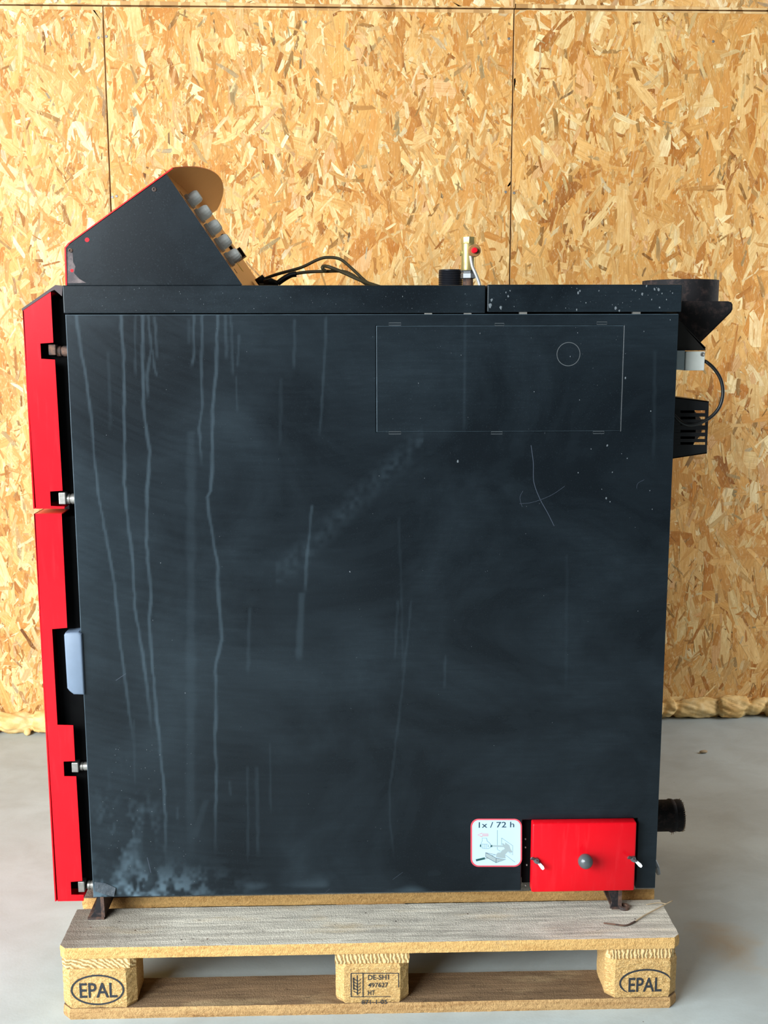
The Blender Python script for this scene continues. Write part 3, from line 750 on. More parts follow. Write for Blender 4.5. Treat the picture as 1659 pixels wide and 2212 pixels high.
SP = [(989, 996, 5), (1351, 816, 4), (1406, 888, 2.6), (1312, 962, 4), (1277, 970, 2), (1355, 990, 2.6), (1249, 1021, 2.6), (1323, 1020, 2.6), (1310, 1076, 4), (1318, 1084, 2.4), (1300, 1057, 2), (904, 828, 2.2), (1154, 846, 2), (1252, 864, 2), (996, 767, 1.8), (1232, 770, 2), (756, 1235, 2.8), (347, 1216, 2), (1037, 720, 2), (1248, 719, 2), (1448, 691, 2), (1391, 716, 2), (819, 1028, 1.6), (917, 1033, 1.6), (1404, 1060, 2), (1409, 1100, 2), (330, 1340, 1.6), (400, 1497, 2.2), (1343, 980, 1.6), (1378, 1320, 1.6), (230, 940, 1.5)]
SP += [(rs.uniform(230, 1400), rs.uniform(700, 1880), rs.uniform(0.7, 1.3)) for _ in range(90)]
SP += [(rs.uniform(215, 420), rs.uniform(1600, 1925), rs.uniform(0.7, 1.7)) for _ in range(60)]
SP = [s for s in SP if not (s[0] > 1000 and s[1] > 1750)]
SP = [(x, y, r * 0.8) for x, y, r in SP]
specks('lime_specks', SP, Y0 - 0.0002, panel)

# inner body
bm = bmesh.new()
bm_box(bm, (0.066, 0.118, ZL + 0.02), (X1 - 0.012, Y1 - 0.005, 1.345))
from_bm(bm, 'boiler_body', M['void'], boiler)
bm = bmesh.new(); bm_box(bm, (X0, Y1 - 0.003, ZL), (X1, Y1, ZH)); from_bm(bm, 'far_side_panel', M['black'], boiler)
bm = bmesh.new(); bm_box(bm, (X1 - 0.006, 0.112, ZL + 0.25), (X1 + 0.0015, Y1 - 0.003, ZH - 0.12)); from_bm(bm, 'rear_panel', M['dark'], boiler)
# bent-out limescaled corner flap at the bottom front
fl = [at(205, 1925, 0.096), at(222, 1931, 0.094), at(246, 1937, 0.093), at(250, 1918, 0.0985), at(228, 1908, 0.099), at(204, 1905, 0.0995)]
bm = bmesh.new(); v = [bm.verts.new(p) for p in fl]; bm.faces.new(v)
v2 = [bm.verts.new(p + Vector((0, 0.002, 0))) for p in fl]; bm.faces.new(v2[::-1])
for k in range(6): bm.faces.new((v[k], v[(k + 1) % 6], v2[(k + 1) % 6], v2[k]))
from_bm(bm, 'bent_corner', simple('limescale_corner', (50, 58, 65), 0.6, 0, 0.7, 90, 0.002), panel, label='bent limescaled bottom corner of the sheet')
# lids
def lid(name, xa, ya, xb, yb, xr=None):
    a = at(xa, yb, 0.0985); b = at(xb, ya, 0.0985)
    o = box_obj(name, (a.x, 0.0985, a.z), (b.x, Y1 + 0.002, b.z), M['black'], boiler, 0.0015)
    return o, a, b
l1, a1, b1_ = lid('top_lid', 137.5, 616, 1049, 677)
l2, a2, b2_ = lid('top_lid', 1052.5, 614.5, 1474.5, 674)
specks('lime_specks', [(1253, 628, 3), (1249, 632, 4), (1266, 654, 2), (1294, 628, 2), (1330, 666, 4.5), (1338, 671, 3.4), (1366, 626, 2), (1373, 628, 2.2), (1388, 635, 4), (1397, 610 + 8, 3), (1414, 625, 4), (1423, 626, 5.5), (1425, 664, 3), (1430, 634, 2.4), (1453, 633, 2.4), (1408, 647, 2), (1440, 647, 2), (1059, 660, 6), (1062, 648, 4), (1082, 665, 5), (1098, 640, 3), (1093, 632, 2.4), (1102, 628, 2), (1246, 669, 3)] + [(rs.uniform(1070, 1460), rs.uniform(620, 668), rs.uniform(0.6, 1.5)) for _ in range(25)], 0.0983, l2)
specks('lime_specks', [(rs.uniform(150, 1040), rs.uniform(622, 672), rs.uniform(0.6, 1.3)) for _ in range(45)], 0.0983, l1)
# pale worn edge lines of the lids
for o, a, b in ((l1, a1, b1_), (l2, a2, b2_)):
    flat_lines('worn_edge', [([(a.x + 0.0014, a.z + 0.002), (a.x + 0.0014, b.z - 0.002)], 0.0010, False)], 0.0983, M['edge'], o)
# fold tabs in the gap under the lids
for x in (925, 1010, 1130, 1375):
    P = at(x, 677, 0.103); box_obj('lid_tab', (P.x - 0.007, 0.101, P.z - 0.003), (P.x + 0.007, 0.112, P.z + 0.004), M['steel'], boiler)

# -- red doors (they face left; we look at their side flanges)
def poly_plate(bm, pix, Y, t):
    pts = [at(x, y, Y) for x, y in pix]
    bm_prism(bm, [(p.x, p.z) for p in pts], Y, Y + t)
    return pts
def door(pix, slant, label, core_top):
    e = bmesh.new()
    pts = poly_plate(e, pix, Y0, 0.002)
    poly2 = [(p.x, p.z) for p in pts]
    bm_prism(e, poly2, Y1 - 0.002, Y1)
    xl = min(p.x for p in pts); zl = min(p.z for p in pts)
    zt = pts[0].z
    bm_box(e, (xl - 0.0005, Y0, zl), (xl + 0.002, Y1, zt))                 # front skin
    bm_box(e, (xl, Y0 + 0.002, zl), (max(p.x for p in pts) - 0.003, Y1 - 0.002, zl + 0.002))
    if slant:
        p0, p1 = pts[0], pts[1]
        bm_prism(e, [(p0.x - 0.001, p0.z), (p1.x, p1.z), (p1.x, p1.z - 0.002), (p0.x, p0.z - 0.002)], Y0 + 0.001, Y1 - 0.001)
    else:
        bm_box(e, (xl, Y0 + 0.002, zt - 0.002), (pts[1].x, Y1 - 0.002, zt))
    d = from_bm(e, 'door', M['red'], boiler, label=label)
    c = bmesh.new()
    xr = max(p.x for p in pts)
    bm_box(c, (xl + 0.022, 0.126, zl + 0.012), (0.047, Y1 - 0.02, core_top), 0.002)
    from_bm(c, 'door_core', M['void'], d)
    return d
UPX = [(49, 671.5), (109.5, 630), (115, 740), (87, 742), (88.8, 775), (118.6, 777), (135, 1060), (108, 1061.5), (109.5, 1093), (139.5, 1094.5), (138.5, 1098.5), (78, 1099)]
LPX = [(73.6, 1110), (133, 1110), (145, 1356), (112.4, 1359), (124, 1566), (158, 1567), (162, 1644), (137, 1645), (138.6, 1677), (164.4, 1677.5), (177.7, 1903), (152.5, 1905), (154, 1933), (180.6, 1934), (180.6, 1946), (125, 1947)]
d1 = door(UPX, True, 'red upper loading door', 1.372)
d2 = door(LPX, False, 'red lower ash door with a grip recess', 0.965)
# dark strip over the upper door: shade on its red top plate, painted in
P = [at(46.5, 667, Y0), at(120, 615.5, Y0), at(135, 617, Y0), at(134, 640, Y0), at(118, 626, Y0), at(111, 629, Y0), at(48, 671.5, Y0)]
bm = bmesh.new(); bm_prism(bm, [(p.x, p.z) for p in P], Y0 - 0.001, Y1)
from_bm(bm, 'door_top_shade', simple('edge_shade_brown', (46, 26, 26), 0.5), d1)
# frame strip beside the doors
for a, b, c_, d_, par in (((112, 632), (118, 632), (150, 1100), (140, 1100), d1), ((135, 1112), (139, 1112), (150, 1354), (146, 1354), d2)):
    pp = [at(*q, Y0 + 0.05) for q in (a, b, c_, d_)]
    bm = bmesh.new(); bm_prism(bm, [(p.x, p.z) for p in pp], Y0 + 0.05, Y1 - 0.02); from_bm(bm, 'door_flange', M['dark'], par)
# hinges
def hinge(x0, y0, x1, y1, bx0, by0, bx1, by1, par, mat):
    a = at(x0, y1, 0.108); b = at(x1, y0, 0.108)
    h = box_obj('hinge', (a.x, 0.108, a.z), (b.x, 0.14, b.z), mat, par, 0.0015)
    a = at(bx0, (by0 + by1) / 2, 0.122); b = at(bx1, (by0 + by1) / 2, 0.122); r = abs(at(bx0, by0, 0.122).z - at(bx0, by1, 0.122).z) / 2
    bm = bmesh.new(); L = b.x - a.x
    bm_lathe(bm, (a.x, 0.122, a.z), (1, 0, 0), [(0, r * 0.7), (L * 0.12, r), (L * 0.45, r), (L * 0.5, r * 0.86), (L * 0.6, r * 0.86), (L * 0.65, r), (L + 0.01, r)], 18)
    autosmooth(from_bm(bm, 'hinge_pin', M['steel'] if mat is not M['iron'] else M['iron'], h)); return h
hinge(105, 744, 119.5, 767, 122, 747, 145, 770, d1, M['iron'])
hinge(127, 1064, 141, 1090, 144, 1066, 162, 1089, d1, M['steel'])
hinge(155, 1648, 168.5, 1669, 173, 1646, 188, 1664, d2, M['steel'])
hinge(169, 1905, 182, 1928, 189, 1902, 203, 1921, d2, M['steel'])
# grip of the lower door latch
a = at(145, 1500, 0.094); b = at(176, 1365.5, 0.094)
bm = bmesh.new()
r = 0.006
bm_prism(bm, [(a.x + 0.012, a.z - 0.001), (a.x + 0.004, a.z + 0.006), (a.x, a.z + 0.012), (a.x - 0.001, b.z - 0.006), (a.x + 0.002, b.z - 0.001), (a.x + 0.012, b.z - 0.001), (b.x - 0.006, b.z + 0.0005), (b.x, b.z - 0.004), (b.x, a.z - 0.002)], 0.094, 0.24)
es = [e for e in bm.edges if abs(e.verts[0].co.y - e.verts[1].co.y) < 1e-5 and e.verts[0].co.y < 0.1]
bmesh.ops.bevel(bm, geom=es, offset=0.004, segments=3, affect='EDGES', profile=0.5)
autosmooth(from_bm(bm, 'latch_grip', M['handle'], d2, label='grey rounded latch grip'))
# glass rope seals
for (x0, y0, x1, y1, par) in ((172, 1668, 188, 1884, d2), (128, 790, 146, 1058, d1)):
    pts = []
    for k in range(40):
        t = k / 39; p = at(x0 + (x1 - x0) * t, y0 + (y1 - y0) * t, 0.132); pts.append(p + Vector((0.0012 * math.sin(k * 1.7), 0.001 * math.cos(k * 2.1), 0)))
    bm = bmesh.new(); bm_tube(bm, pts, [0.0036 + 0.0006 * math.sin(k * 2.3) for k in range(40)], 8); from_bm(bm, 'rope_seal', M['rope'], par, True)
# -- feet
def foot(web, flange, Y, name='foot'):
    """bent iron foot: broad web plate seen face on, edge flange running back, sole on the pallet"""
    W = [at(x, y, Y) for x, y in web]; lo = min(p.z for p in W)
    W = [(p.x, max(ZP, p.z)) for p in W]
    bm = bmesh.new(); bm_prism(bm, W, Y, Y + 0.006)
    xr = max(p[0] for p in W)
    bm_prism(bm, [(xr - 0.007, ZP), (xr, ZP + 0.004), (xr - 0.001, ZP + 0.052), (xr - 0.008, ZP + 0.056)], Y - 0.002, Y + 0.085)
    a = at(flange[0], 1980, Y).x; b = at(flange[1], 1980, Y).x
    bm_prism(bm, [(a, ZP), (b, ZP), (b, ZP + 0.005), (a, ZP + 0.004)], Y - 0.004, Y + 0.085)
    o = from_bm(bm, name, M['iron'], boiler)
    o.data.materials.append(M['cast'])
    for p in o.data.polygons:
        if p.normal.y < -0.8 and p.area > 0.0005: p.material_index = 1
    return o
foot([(193, 1990), (226, 1990), (227, 1974), (225, 1938), (216, 1924), (209, 1945), (202, 1972)], (190, 226), 0.106)
foot([(1318, 1972), (1342, 1972), (1341, 1958), (1338, 1926), (1314, 1922), (1322, 1950)], (1320, 1344), 0.112)
for (x0, x1) in ((0.06, 0.10), (1.08, 1.12)):
    bm = bmesh.new(); bm_box(bm, (x0, 0.66, ZP), (x1, 0.74, ZP + 0.006)); bm_box(bm, (x1 - 0.006, 0.66, ZP), (x1, 0.74, ZP + 0.075)); from_bm(bm, 'foot', M['iron'], boiler)
P = onz(1348, 1962, ZP)
bm = bmesh.new(); bm_lathe(bm, (P.x, P.y, ZP), (0, 0, 1), [(0, 0.011), (0.006, 0.011), (0.0062, 0.006), (0.002, 0.005)], 16); from_bm(bm, 'foot_washer', M['iron'], boiler)
bm = bmesh.new(); bm_box(bm, (0.054, 0.16, ZL - 0.004), (X1 - 0.03, 0.7, ZL + 0.03)); from_bm(bm, 'base_frame', M['cast'], boiler)

# -- cleaning cover, lower right
a = at(1148, 1928, 0.08); b = at(1376, 1777, 0.08)
cov = box_obj('cleaning_cover', (a.x, 0.08, a.z), (b.x, 0.1035, b.z), M['red'], boiler, 0.003, label='red rectangular cleaning cover')
autosmooth(cov, 50)
bm = bmesh.new(); bm_box(bm, (nx0 + 0.004, 0.112, ZL + 0.01), (nx1 - 0.002, 0.117, nz1 - 0.001)); from_bm(bm, 'opening_backplate', M['void'], boiler)
for x, y in ((1135, 1812), (1135, 1830), (1138, 1868), (1135, 1912)):
    P = at(x, y, 0.112); bm = bmesh.new(); bm_lathe(bm, P, (0, -1, 0), [(0, 0.002), (0.002, 0.0018), (0.003, 0.0006)], 8); from_bm(bm, 'rivet', M['steel'], boiler)
P = at(1265, 1861, 0.058)
bm = bmesh.new(); r = 0.0150
prof = [(0, 0.005), (0.006, 0.005)] + [(0.008 + 0.014 * (1 - math.cos(math.pi * k / 12)), max(r * math.sin(math.pi * k / 12), 0.0005 if k == 12 else 0.005)) for k in range(1, 13)]
bm_lathe(bm, (P.x, 0.0805, P.z), (0, -1, 0), prof, 28)
autosmooth(from_bm(bm, 'cover_knob', M['knob'], cov, label='dark grey ball knob'), 60)
def wing_nut(px, py, Y, par, ang):
    P = at(px, py, Y); bm = bmesh.new()
    bm_lathe(bm, (P.x, Y + 0.002, P.z), (0, -1, 0), [(0, 0.0062), (0.006, 0.0052), (0.0062, 0.003), (0.012, 0.003), (0.0122, 0.0005)], 16)
    for s in (1, -1):
        d = Vector((math.cos(ang), 0, math.sin(ang))) * s; w = Vector((-d.z, 0, d.x))
        ring = []
        for k, (l, o, hw) in enumerate([(0.003, 0.0, 0.0022), (0.009, -0.005, 0.0030), (0.014, -0.010, 0.0036), (0.017, -0.013, 0.0022)]):
            c0 = Vector((P.x, Y, P.z)) + d * l + Vector((0, o, 0))
            ring.append([bm.verts.new(c0 + w * hw + Vector((0, 0.002, 0))), bm.verts.new(c0 - w * hw + Vector((0, 0.002, 0))), bm.verts.new(c0 - w * hw - Vector((0, 0.002, 0))), bm.verts.new(c0 + w * hw - Vector((0, 0.002, 0)))])
        for k in range(3):
            for j in range(4): bm.faces.new((ring[k][j], ring[k][(j + 1) % 4], ring[k + 1][(j + 1) % 4], ring[k + 1][j]))
        bm.faces.new(ring[0][::-1]); bm.faces.new(ring[-1])
    return from_bm(bm, 'wing_nut', M['zinc'], par)
wing_nut(1158.5, 1858.5, 0.079, cov, -0.75)
wing_nut(1367.5, 1855, 0.079, cov, -0.62)
P = at(1419, 1872, 0.35)
bm = bmesh.new(); bm_tube(bm, [at(1405, 1852, 0.125), at(1414, 1860, 0.125), at(1418, 1872, 0.125), at(1423, 1888, 0.125)], [0.004, 0.0045, 0.006, 0.004], 8); from_bm(bm, 'rear_wing_nut', M['zinc'], boiler)

# -- sticker
YS = Y0 - 0.0004
def rrect(x0, y0, x1, y1, r, n=8):
    o = []
    for cx, cy, s in ((x1 - r, y0 + r, -90), (x1 - r, y1 - r, 0), (x0 + r, y1 - r, 90), (x0 + r, y0 + r, 180)):
        for k in range(n + 1):
            a = math.radians(s + 90 * k / n); o.append((cx + r * math.cos(a), cy + r * math.sin(a)))
    return o
stk = flat_poly('instruction_sticker', rrect(1016.5, 1768.5, 1127.5, 1872.5, 17), YS, M['st_red'], boiler, label='white pictogram sticker with red rim reading 1x / 72 h')
flat_poly('sticker_face', rrect(1020, 1771.5, 1124.5, 1869.5, 14.5), YS - 0.0001, M['st_face'], stk)
YT = YS - 0.0002
zs2 = lambda x, y: (1000 + x / 11.06, 1750 + y / 11.06)
def sx(*pp): return [(at(*zs2(*q), YT).x, at(*zs2(*q), YT).z) for q in pp]
a_, b_ = zs2(375, 275), zs2(1228, 425)
tpx('sticker_text', '1x / 72 h', a_[0], a_[1], b_[0], b_[1], stk, YT, 'st_ink')
def fill(name, pts, mat, dY=0.0): return flat_poly(name, [zs2(*p) for p in pts], YT + dY, mat, stk)
flat_lines('sticker_arrow', [(sx((352, 593), (460, 548), (460, 575), (605, 575), (605, 612), (460, 612), (460, 640)), 0.0011, True)], YT, M['st_red'], stk)
flat_lines('sticker_wall_lines', [(sx((825, 475), (822, 940), (900, 985)), 0.0009, False), (sx((1015, 1072), (1245, 1245)), 0.0008, False), (sx((925, 665), (1190, 850), (1185, 1075), (1090, 1000)), 0.0008, False), (sx((925, 665), (920, 830)), 0.0008, False)], YT, M['st_line'], stk)
fill('sticker_ash_heap', [(930, 800), (960, 790), (1000, 830), (1010, 770), (1110, 840), (1140, 930), (1185, 1000), (1150, 1020), (1080, 990), (1010, 1060), (1020, 1150), (940, 1150), (790, 1130), (790, 1060), (830, 1015), (900, 1010), (930, 960), (1000, 925)], M['st_grey'], 0.00005)
fill('sticker_ash_box', [(535, 1015), (690, 1085), (795, 1150), (1030, 1175), (790, 1255), (640, 1170), (540, 1110)], M['st_grey'])
flat_lines('sticker_box_lines', [(sx((535, 1015), (690, 1085), (795, 1150), (1030, 1175), (790, 1255), (640, 1170), (540, 1110)), 0.0008, True), (sx((795, 1150), (790, 1255)), 0.0007, False), (sx((535, 1015), (780, 1065), (690, 1090)), 0.0007, False)], YT - 0.0001, M['st_ink'], stk)
for P_, w_ in ((sx((310, 1200), (525, 1150)), 0.0045), (sx((405, 850), (430, 850)), 0.005), (sx((660, 858), (700, 858)), 0.0045)): flat_lines('sticker_grip', [(P_, w_, False)], YT - 0.0001, M['st_dark'], stk)
for P_, w_ in ((sx((525, 1155), (670, 1130)), 0.0032), (sx((700, 855), (940, 862), (1075, 878)), 0.0036)): flat_lines('sticker_rod', [(P_, w_, False)], YT - 0.0001, M['st_grey'], stk)
hand = [(455, 665), (560, 665), (575, 740), (640, 790), (665, 850), (640, 900), (600, 920), (500, 918), (440, 895), (430, 800), (458, 740)]
fill('sticker_hand', hand, M['st_face'], -0.00012)
flat_lines('sticker_hand_lines', [(sx(*hand), 0.0007, True)] + [(sx((x, 815), (x + 4, 910)), 0.0006, False) for x in (475, 520, 560)] + [(sx((440, 808), (610, 815)), 0.0006, False), (sx((600, 830), (605, 880)), 0.0012, False)], YT - 0.0003, M['st_line'], stk)

# -- control console
YC = 0.104; YCE = YC + 0.64
con = bpy.data.objects.new('control_console', None)
E0 = at(360, 376, YC); E1 = at(523.5, 615.5, YC)
A0 = at(145, 616, YC); A1 = at(142.5, 536, YC); A2 = at(149, 528.5, YC)
side = [(A0.x, A0.z), (A1.x, A1.z), (A2.x, A2.z), (E0.x, E0.z), (E1.x, E1.z)]
bm = bmesh.new(); bm_prism(bm, side, YC, YC + 0.0015); bm_prism(bm, side, YCE - 0.0015, YCE)
inn = [(A0.x + 0.008, A0.z), (A1.x + 0.008, A1.z), (E0.x - 0.006, E0.z - 0.014), (E1.x - 0.006, E1.z)]
bm_prism(bm, inn, YC + 0.01, YCE - 0.01)
con = from_bm(bm, 'control_console', M['black'], boiler, label='black wedge shaped control console with red top plate')
# red wrap: upright front and sloping fascia with arched upper edge
R0 = at(141.5, 616, YC); R1 = at(139.5, 535, YC); R2 = at(147, 525.5, YC); R3 = at(372, 362.5, YC)
bm = bmesh.new()
bm_prism(bm, [(R0.x, R0.z), (R1.x, R1.z), (R2.x, R2.z), (A2.x, A2.z), (A1.x, A1.z), (A0.x, A0.z)], YC - 0.001, YCE + 0.001)
from_bm(bm, 'console_front', M['red'], con)
dirv = Vector((R3.x - R2.x, 0, R3.z - R2.z)); LU = dirv.length; dirv.normalize(); nrm = Vector((-dirv.z, 0, dirv.x))
NB = 48; bm = bmesh.new(); top = []; bot = []; l0 = []; l1_ = []
for k in range(NB + 1):
    s = k / NB; y = YC - 0.001 + (YCE - YC + 0.002) * s
    u = LU + 0.055 * (4 * s * (1 - s)) ** 0.92
    p = Vector((R2.x, y, R2.z)); q = p + dirv * u
    l0.append(bm.verts.new(p)); top.append(bm.verts.new(q)); l1_.append(bm.verts.new(p - nrm * 0.002)); bot.append(bm.verts.new(q - nrm * 0.002))
outer = []
for k in range(NB):
    outer.append(bm.faces.new((l0[k], top[k], top[k + 1], l0[k + 1]))); bm.faces.new((l1_[k], l1_[k + 1], bot[k + 1], bot[k])); bm.faces.new((top[k], bot[k], bot[k + 1], top[k + 1])); bm.faces.new((l0[k], l0[k + 1], l1_[k + 1], l1_[k]))
bm.faces.new((l0[0], l1_[0], bot[0], top[0])); bm.faces.new((l0[-1], top[-1], bot[-1], l1_[-1]))
fas = from_bm(bm, 'console_fascia', M['red'], con, label='red fascia with an arched upper edge, tan on its underside')
fas.data.materials.append(M['tan'])
for p in fas.data.polygons:
    if p.normal.dot(nrm) < -0.5: p.material_index = 1
# tan rear panel
ed = Vector((E1.x - E0.x, 0, E1.z - E0.z)); EL = ed.length; ed.normalize(); en = Vector((-ed.z, 0, ed.x))
if en.x < 0: en = -en
bm = bmesh.new()
q0 = E0 - ed * 0.012; q1 = E1 + ed * 0.02
bm_prism(bm, [(q0.x, q0.z), (q1.x, q1.z), (q1.x - en.x * 0.0015, q1.z - en.z * 0.0015), (q0.x - en.x * 0.0015, q0.z - en.z * 0.0015)], YC + 0.0015, YCE - 0.0015)
rear = from_bm(bm, 'console_rear_panel', M['tan'], con, label='tan rear panel with cable glands')
def rp(s, v, h=0.0): p = E0 + ed * (EL * s) + en * h; return Vector((p.x, YC + v, p.z))
def rbox(name, s, v, L, Wd, H, mat, par):
    c = rp(s, v, H / 2 - 0.0003); bm = bmesh.new()
    r = bmesh.ops.create_cube(bm, size=1.0)
    for q in r['verts']: q.co = c + ed * (q.co.x * L) + Vector((0, q.co.y * Wd, 0)) + en * (q.co.z * H)
    return from_bm(bm, name, mat, par)
for k in range(5):
    s = 0.198 + (0.743 - 0.198) * k / 4
    bm = bmesh.new()
    bm_lathe(bm, rp(s, 0.085), en, [(-0.001, 0.0150), (0.0055, 0.0150), (0.006, 0.0138)], 6)
    gl = from_bm(bm, 'cable_gland', M['gland'], rear)
    bm = bmesh.new()
    bm_lathe(bm, rp(s, 0.085), en, [(0.0055, 0.0128), (0.014, 0.0128), (0.020, 0.0122), (0.0245, 0.0098), (0.0255, 0.007), (0.022, 0.006)], 14)
    from_bm(bm, 'gland_cap', M['gland'], gl)
    rbox('rear_slot', s + 0.055, 0.020, 0.016, 0.006, 0.0006, M['void'], rear)
rbox('rear_slot', 0.155, 0.03, 0.010, 0.012, 0.0006, M['void'], rear)
rbox('rear_slot', 0.85, 0.075, 0.010, 0.012, 0.0006, M['void'], rear)
rbox('rear_switch', 0.60, 0.40, 0.022, 0.03, 0.02, M['rubber'], rear)
rbox('rear_socket', 0.47, 0.42, 0.05, 0.05, 0.006, M['rubber'], rear)
rbox('yellow_tag', 0.72, 0.30, 0.03, 0.03, 0.0008, simple('yellow_tag', (200, 170, 40), 0.5), rear)
for (x, y) in ((333, 409), (152, 541)):
    P = at(x, y, YC); bm = bmesh.new(); bm_lathe(bm, (P.x, YC + 0.0005, P.z), (0, -1, 0), [(0, 0.0042), (0.002, 0.004), (0.0026, 0.002), (0.001, 0.0018)], 12); from_bm(bm, 'console_screw', M['iron'], con)
def disc_px(name, x, y, r, Y, mat, par, sy=1.0):
    return flat_poly(name, [(x + r * math.cos(2 * math.pi * k / 14), y + sy * r * math.sin(2 * math.pi * k / 14)) for k in range(14)], Y, mat, par)
disc_px('screw_hole', 188, 518, 4.8, YC - 0.0003, M['red'], con); disc_px('screw_hole', 155.5, 584.5, 3.6, YC - 0.0003, M['red'], con)
flat_poly('worn_patch', [(146, 545), (151, 539), (157, 548), (158, 566), (163, 576), (160, 590), (172, 603), (186, 611), (146, 612)], YC - 0.0002, mat_rust('bare_metal_wear', (72, 64, 66), (108, 96, 94), 0.5), con, label='bare patch where the black paint has worn off')
# cables from the console over the lid
def cable(name, pix, Y, r, mat, par, n=8):
    pts = spline([at(x, y, Y + dy) for x, y, dy in pix], n); bm = bmesh.new(); bm_tube(bm, pts, r, 10); return from_bm(bm, name, mat, par, True)
cable('sensor_cable', [(556, 612, 0), (570, 603, 0), (600, 592, 0), (650, 578, 0), (686, 561, 0), (708, 556, 0), (735, 560, 0), (760, 580, 0), (788, 606, 0), (812, 622, 0)], 0.52, 0.0034, M['cable'], boiler)
cable('sensor_cable', [(560, 616, 0), (596, 613, 0), (612, 604, 0), (628, 594, 0), (660, 588, 0), (706, 586, 0.0), (745, 587, 0), (775, 603, 0), (800, 620, 0)], 0.50, 0.0036, M['cable'], boiler)
cable('sensor_cable', [(704, 586, 0.004), (697, 580, 0), (699, 575, 0), (712, 577, -0.01), (740, 588, -0.01), (780, 606, -0.01), (822, 620, 0)], 0.48, 0.0038, M['cable'], boiler)
P0 = [at(600, 612, 0.5), at(612, 603, 0.5), at(628, 594, 0.5), at(640, 592, 0.5)]
bm = bmesh.new(); bm_tube(bm, spline(P0, 5), 0.0062, 10); from_bm(bm, 'cable_boot', M['rubber'], boiler, True)
bm = bmesh.new(); bm_tube(bm, [at(556, 612, 0.52), at(572, 600, 0.52)], [0.010, 0.009], 10); from_bm(bm, 'cable_boot', M['rubber'], boiler, True)
bm = bmesh.new(); bm_tube(bm, [at(570, 611, 0.50), at(585, 608, 0.5), at(602, 614, 0.50)], [0.006, 0.008, 0.006], 10); from_bm(bm, 'cable_boot', M['rubber'], boiler, True)

# -- fittings on the lid
zl_top = b1_.z
def lathe_px(name, xl, xr, yts, Y, mat, par, zbase=None, n=32, prof=None):
    a = at(xl, yts, Y); b = at(xr, yts, Y); return (a.x + b.x) / 2, (b.x - a.x) / 2, a.z
cx, r, zt = lathe_px('', 947, 1000, 583, 0.42, None, None)
prof = [(0, r), (zt - zl_top - 0.020 + 0.004, r)]
h = zt - zl_top + 0.004
pr = [(0, r * 0.99), (h - 0.034, r * 0.99)]
for k in range(9):
    zz_ = h - 0.033 + k * 0.0036; pr += [(zz_, r), (zz_ + 0.0018, r * 0.955)]
pr += [(h, r * 0.97), (h, r * 0.80), (h - 0.02, r * 0.78)]
bm = bmesh.new(); bm_lathe(bm, (cx, 0.42, zl_top - 0.004), (0, 0, 1), pr, 40)
autosmooth(from_bm(bm, 'threaded_outlet', simple('black_pipe', (30, 32, 38), 0.35, 0.3), boiler, label='black threaded pipe outlet'), 25)
# safety valve
YV = 0.36
def vx(x, y): return at(x, y, YV)
def zv(x, y): return vx(920 + x / 10.37, 490 + y / 10.37)
c = zv(950, 300); cx = c.x; r = (zv(1118, 300).x - zv(785, 300).x) / 2
def zy(y): return zv(950, y).z
bm = bmesh.new()
P_ = [(1320, r * 0.70), (1165, r * 0.70)]
zb = zl_top - 0.004
bm_lathe(bm, (cx, YV, 0), (0, 0, 1), [(zb, r * 0.70), (zy(1170), r * 0.70)], 20); pipe = from_bm(bm, 'valve_pipe', M['iron'], boiler, True)
valve = None
bm = bmesh.new()
bm_lathe(bm, (cx, YV, 0), (0, 0, 1), [(zy(980), r * 0.94), (zy(960), r * 0.98), (zy(400), r * 0.98), (zy(385), r * 1.0)], 32)
bm_lathe(bm, (cx, YV, 0), (0, 0, 1), [(zy(385), r * 0.96), (zy(370), r * 1.02), (zy(240), r * 1.02), (zy(232), r * 0.97), (zy(232), r * 0.7), (zy(300), r * 0.6)], 8)
# side boss towards the discharge cap
bm_lathe(bm, zv(900, 600), Vector((1, -0.55, 0.22)), [(0, r * 0.62), (r * 0.85, r * 0.62), (r * 1.05, r * 0.45), (r * 1.2, r * 0.42)], 20)
bm_lathe(bm, (cx - r * 0.85, YV, zy(590)), (-1, -0.3, 0), [(0, r * 0.4), (r * 0.32, r * 0.36), (r * 0.36, r * 0.1)], 14)
valve = autosmooth(from_bm(bm, 'safety_valve', M['brass'], boiler, label='brass safety valve with red test button'))
bm = bmesh.new()
bm_lathe(bm, (cx, YV, 0), (0, 0, 1), [(zy(1165), r * 0.85), (zy(1150), r * 1.0), (zy(1050), r * 1.0), (zy(1030), r * 0.9), (zy(1010), r * 0.92), (zy(985), r * 1.0), (zy(970), r * 0.95)], 6)
from_bm(bm, 'valve_nut', M['zinc'], valve)
Q = at(1023.5, 541.5, YV - 0.035); dq = Vector((0.12, -1, 0.02)).normalized()
rr_ = 12.9 * (Q - CAM).length / F_PX
bm = bmesh.new(); bm_lathe(bm, Q + Vector((0, 0.014, 0)), dq, [(0, rr_ * 0.5), (0.004, rr_ * 0.9), (0.008, rr_), (0.016, rr_), (0.0175, rr_ * 0.93)], 28); cap = autosmooth(from_bm(bm, 'discharge_cap', M['bronze'], valve))
bm = bmesh.new(); bm_lathe(bm, Q, dq, [(0.0, rr_ * 0.5), (0.010, rr_ * 0.46), (0.012, rr_ * 0.36), (0.0122, 0.0005)], 20); autosmooth(from_bm(bm, 'test_button', M['redplastic'], cap))
pts = spline([at(1016.5, 553, YV - 0.02), at(1018.5, 566, YV - 0.022), at(1021, 577, YV - 0.024), at(1026, 588, YV - 0.026), at(1031, 600, YV - 0.026), at(1035, 611, YV - 0.026), at(1037, 622, YV - 0.026)], 8)
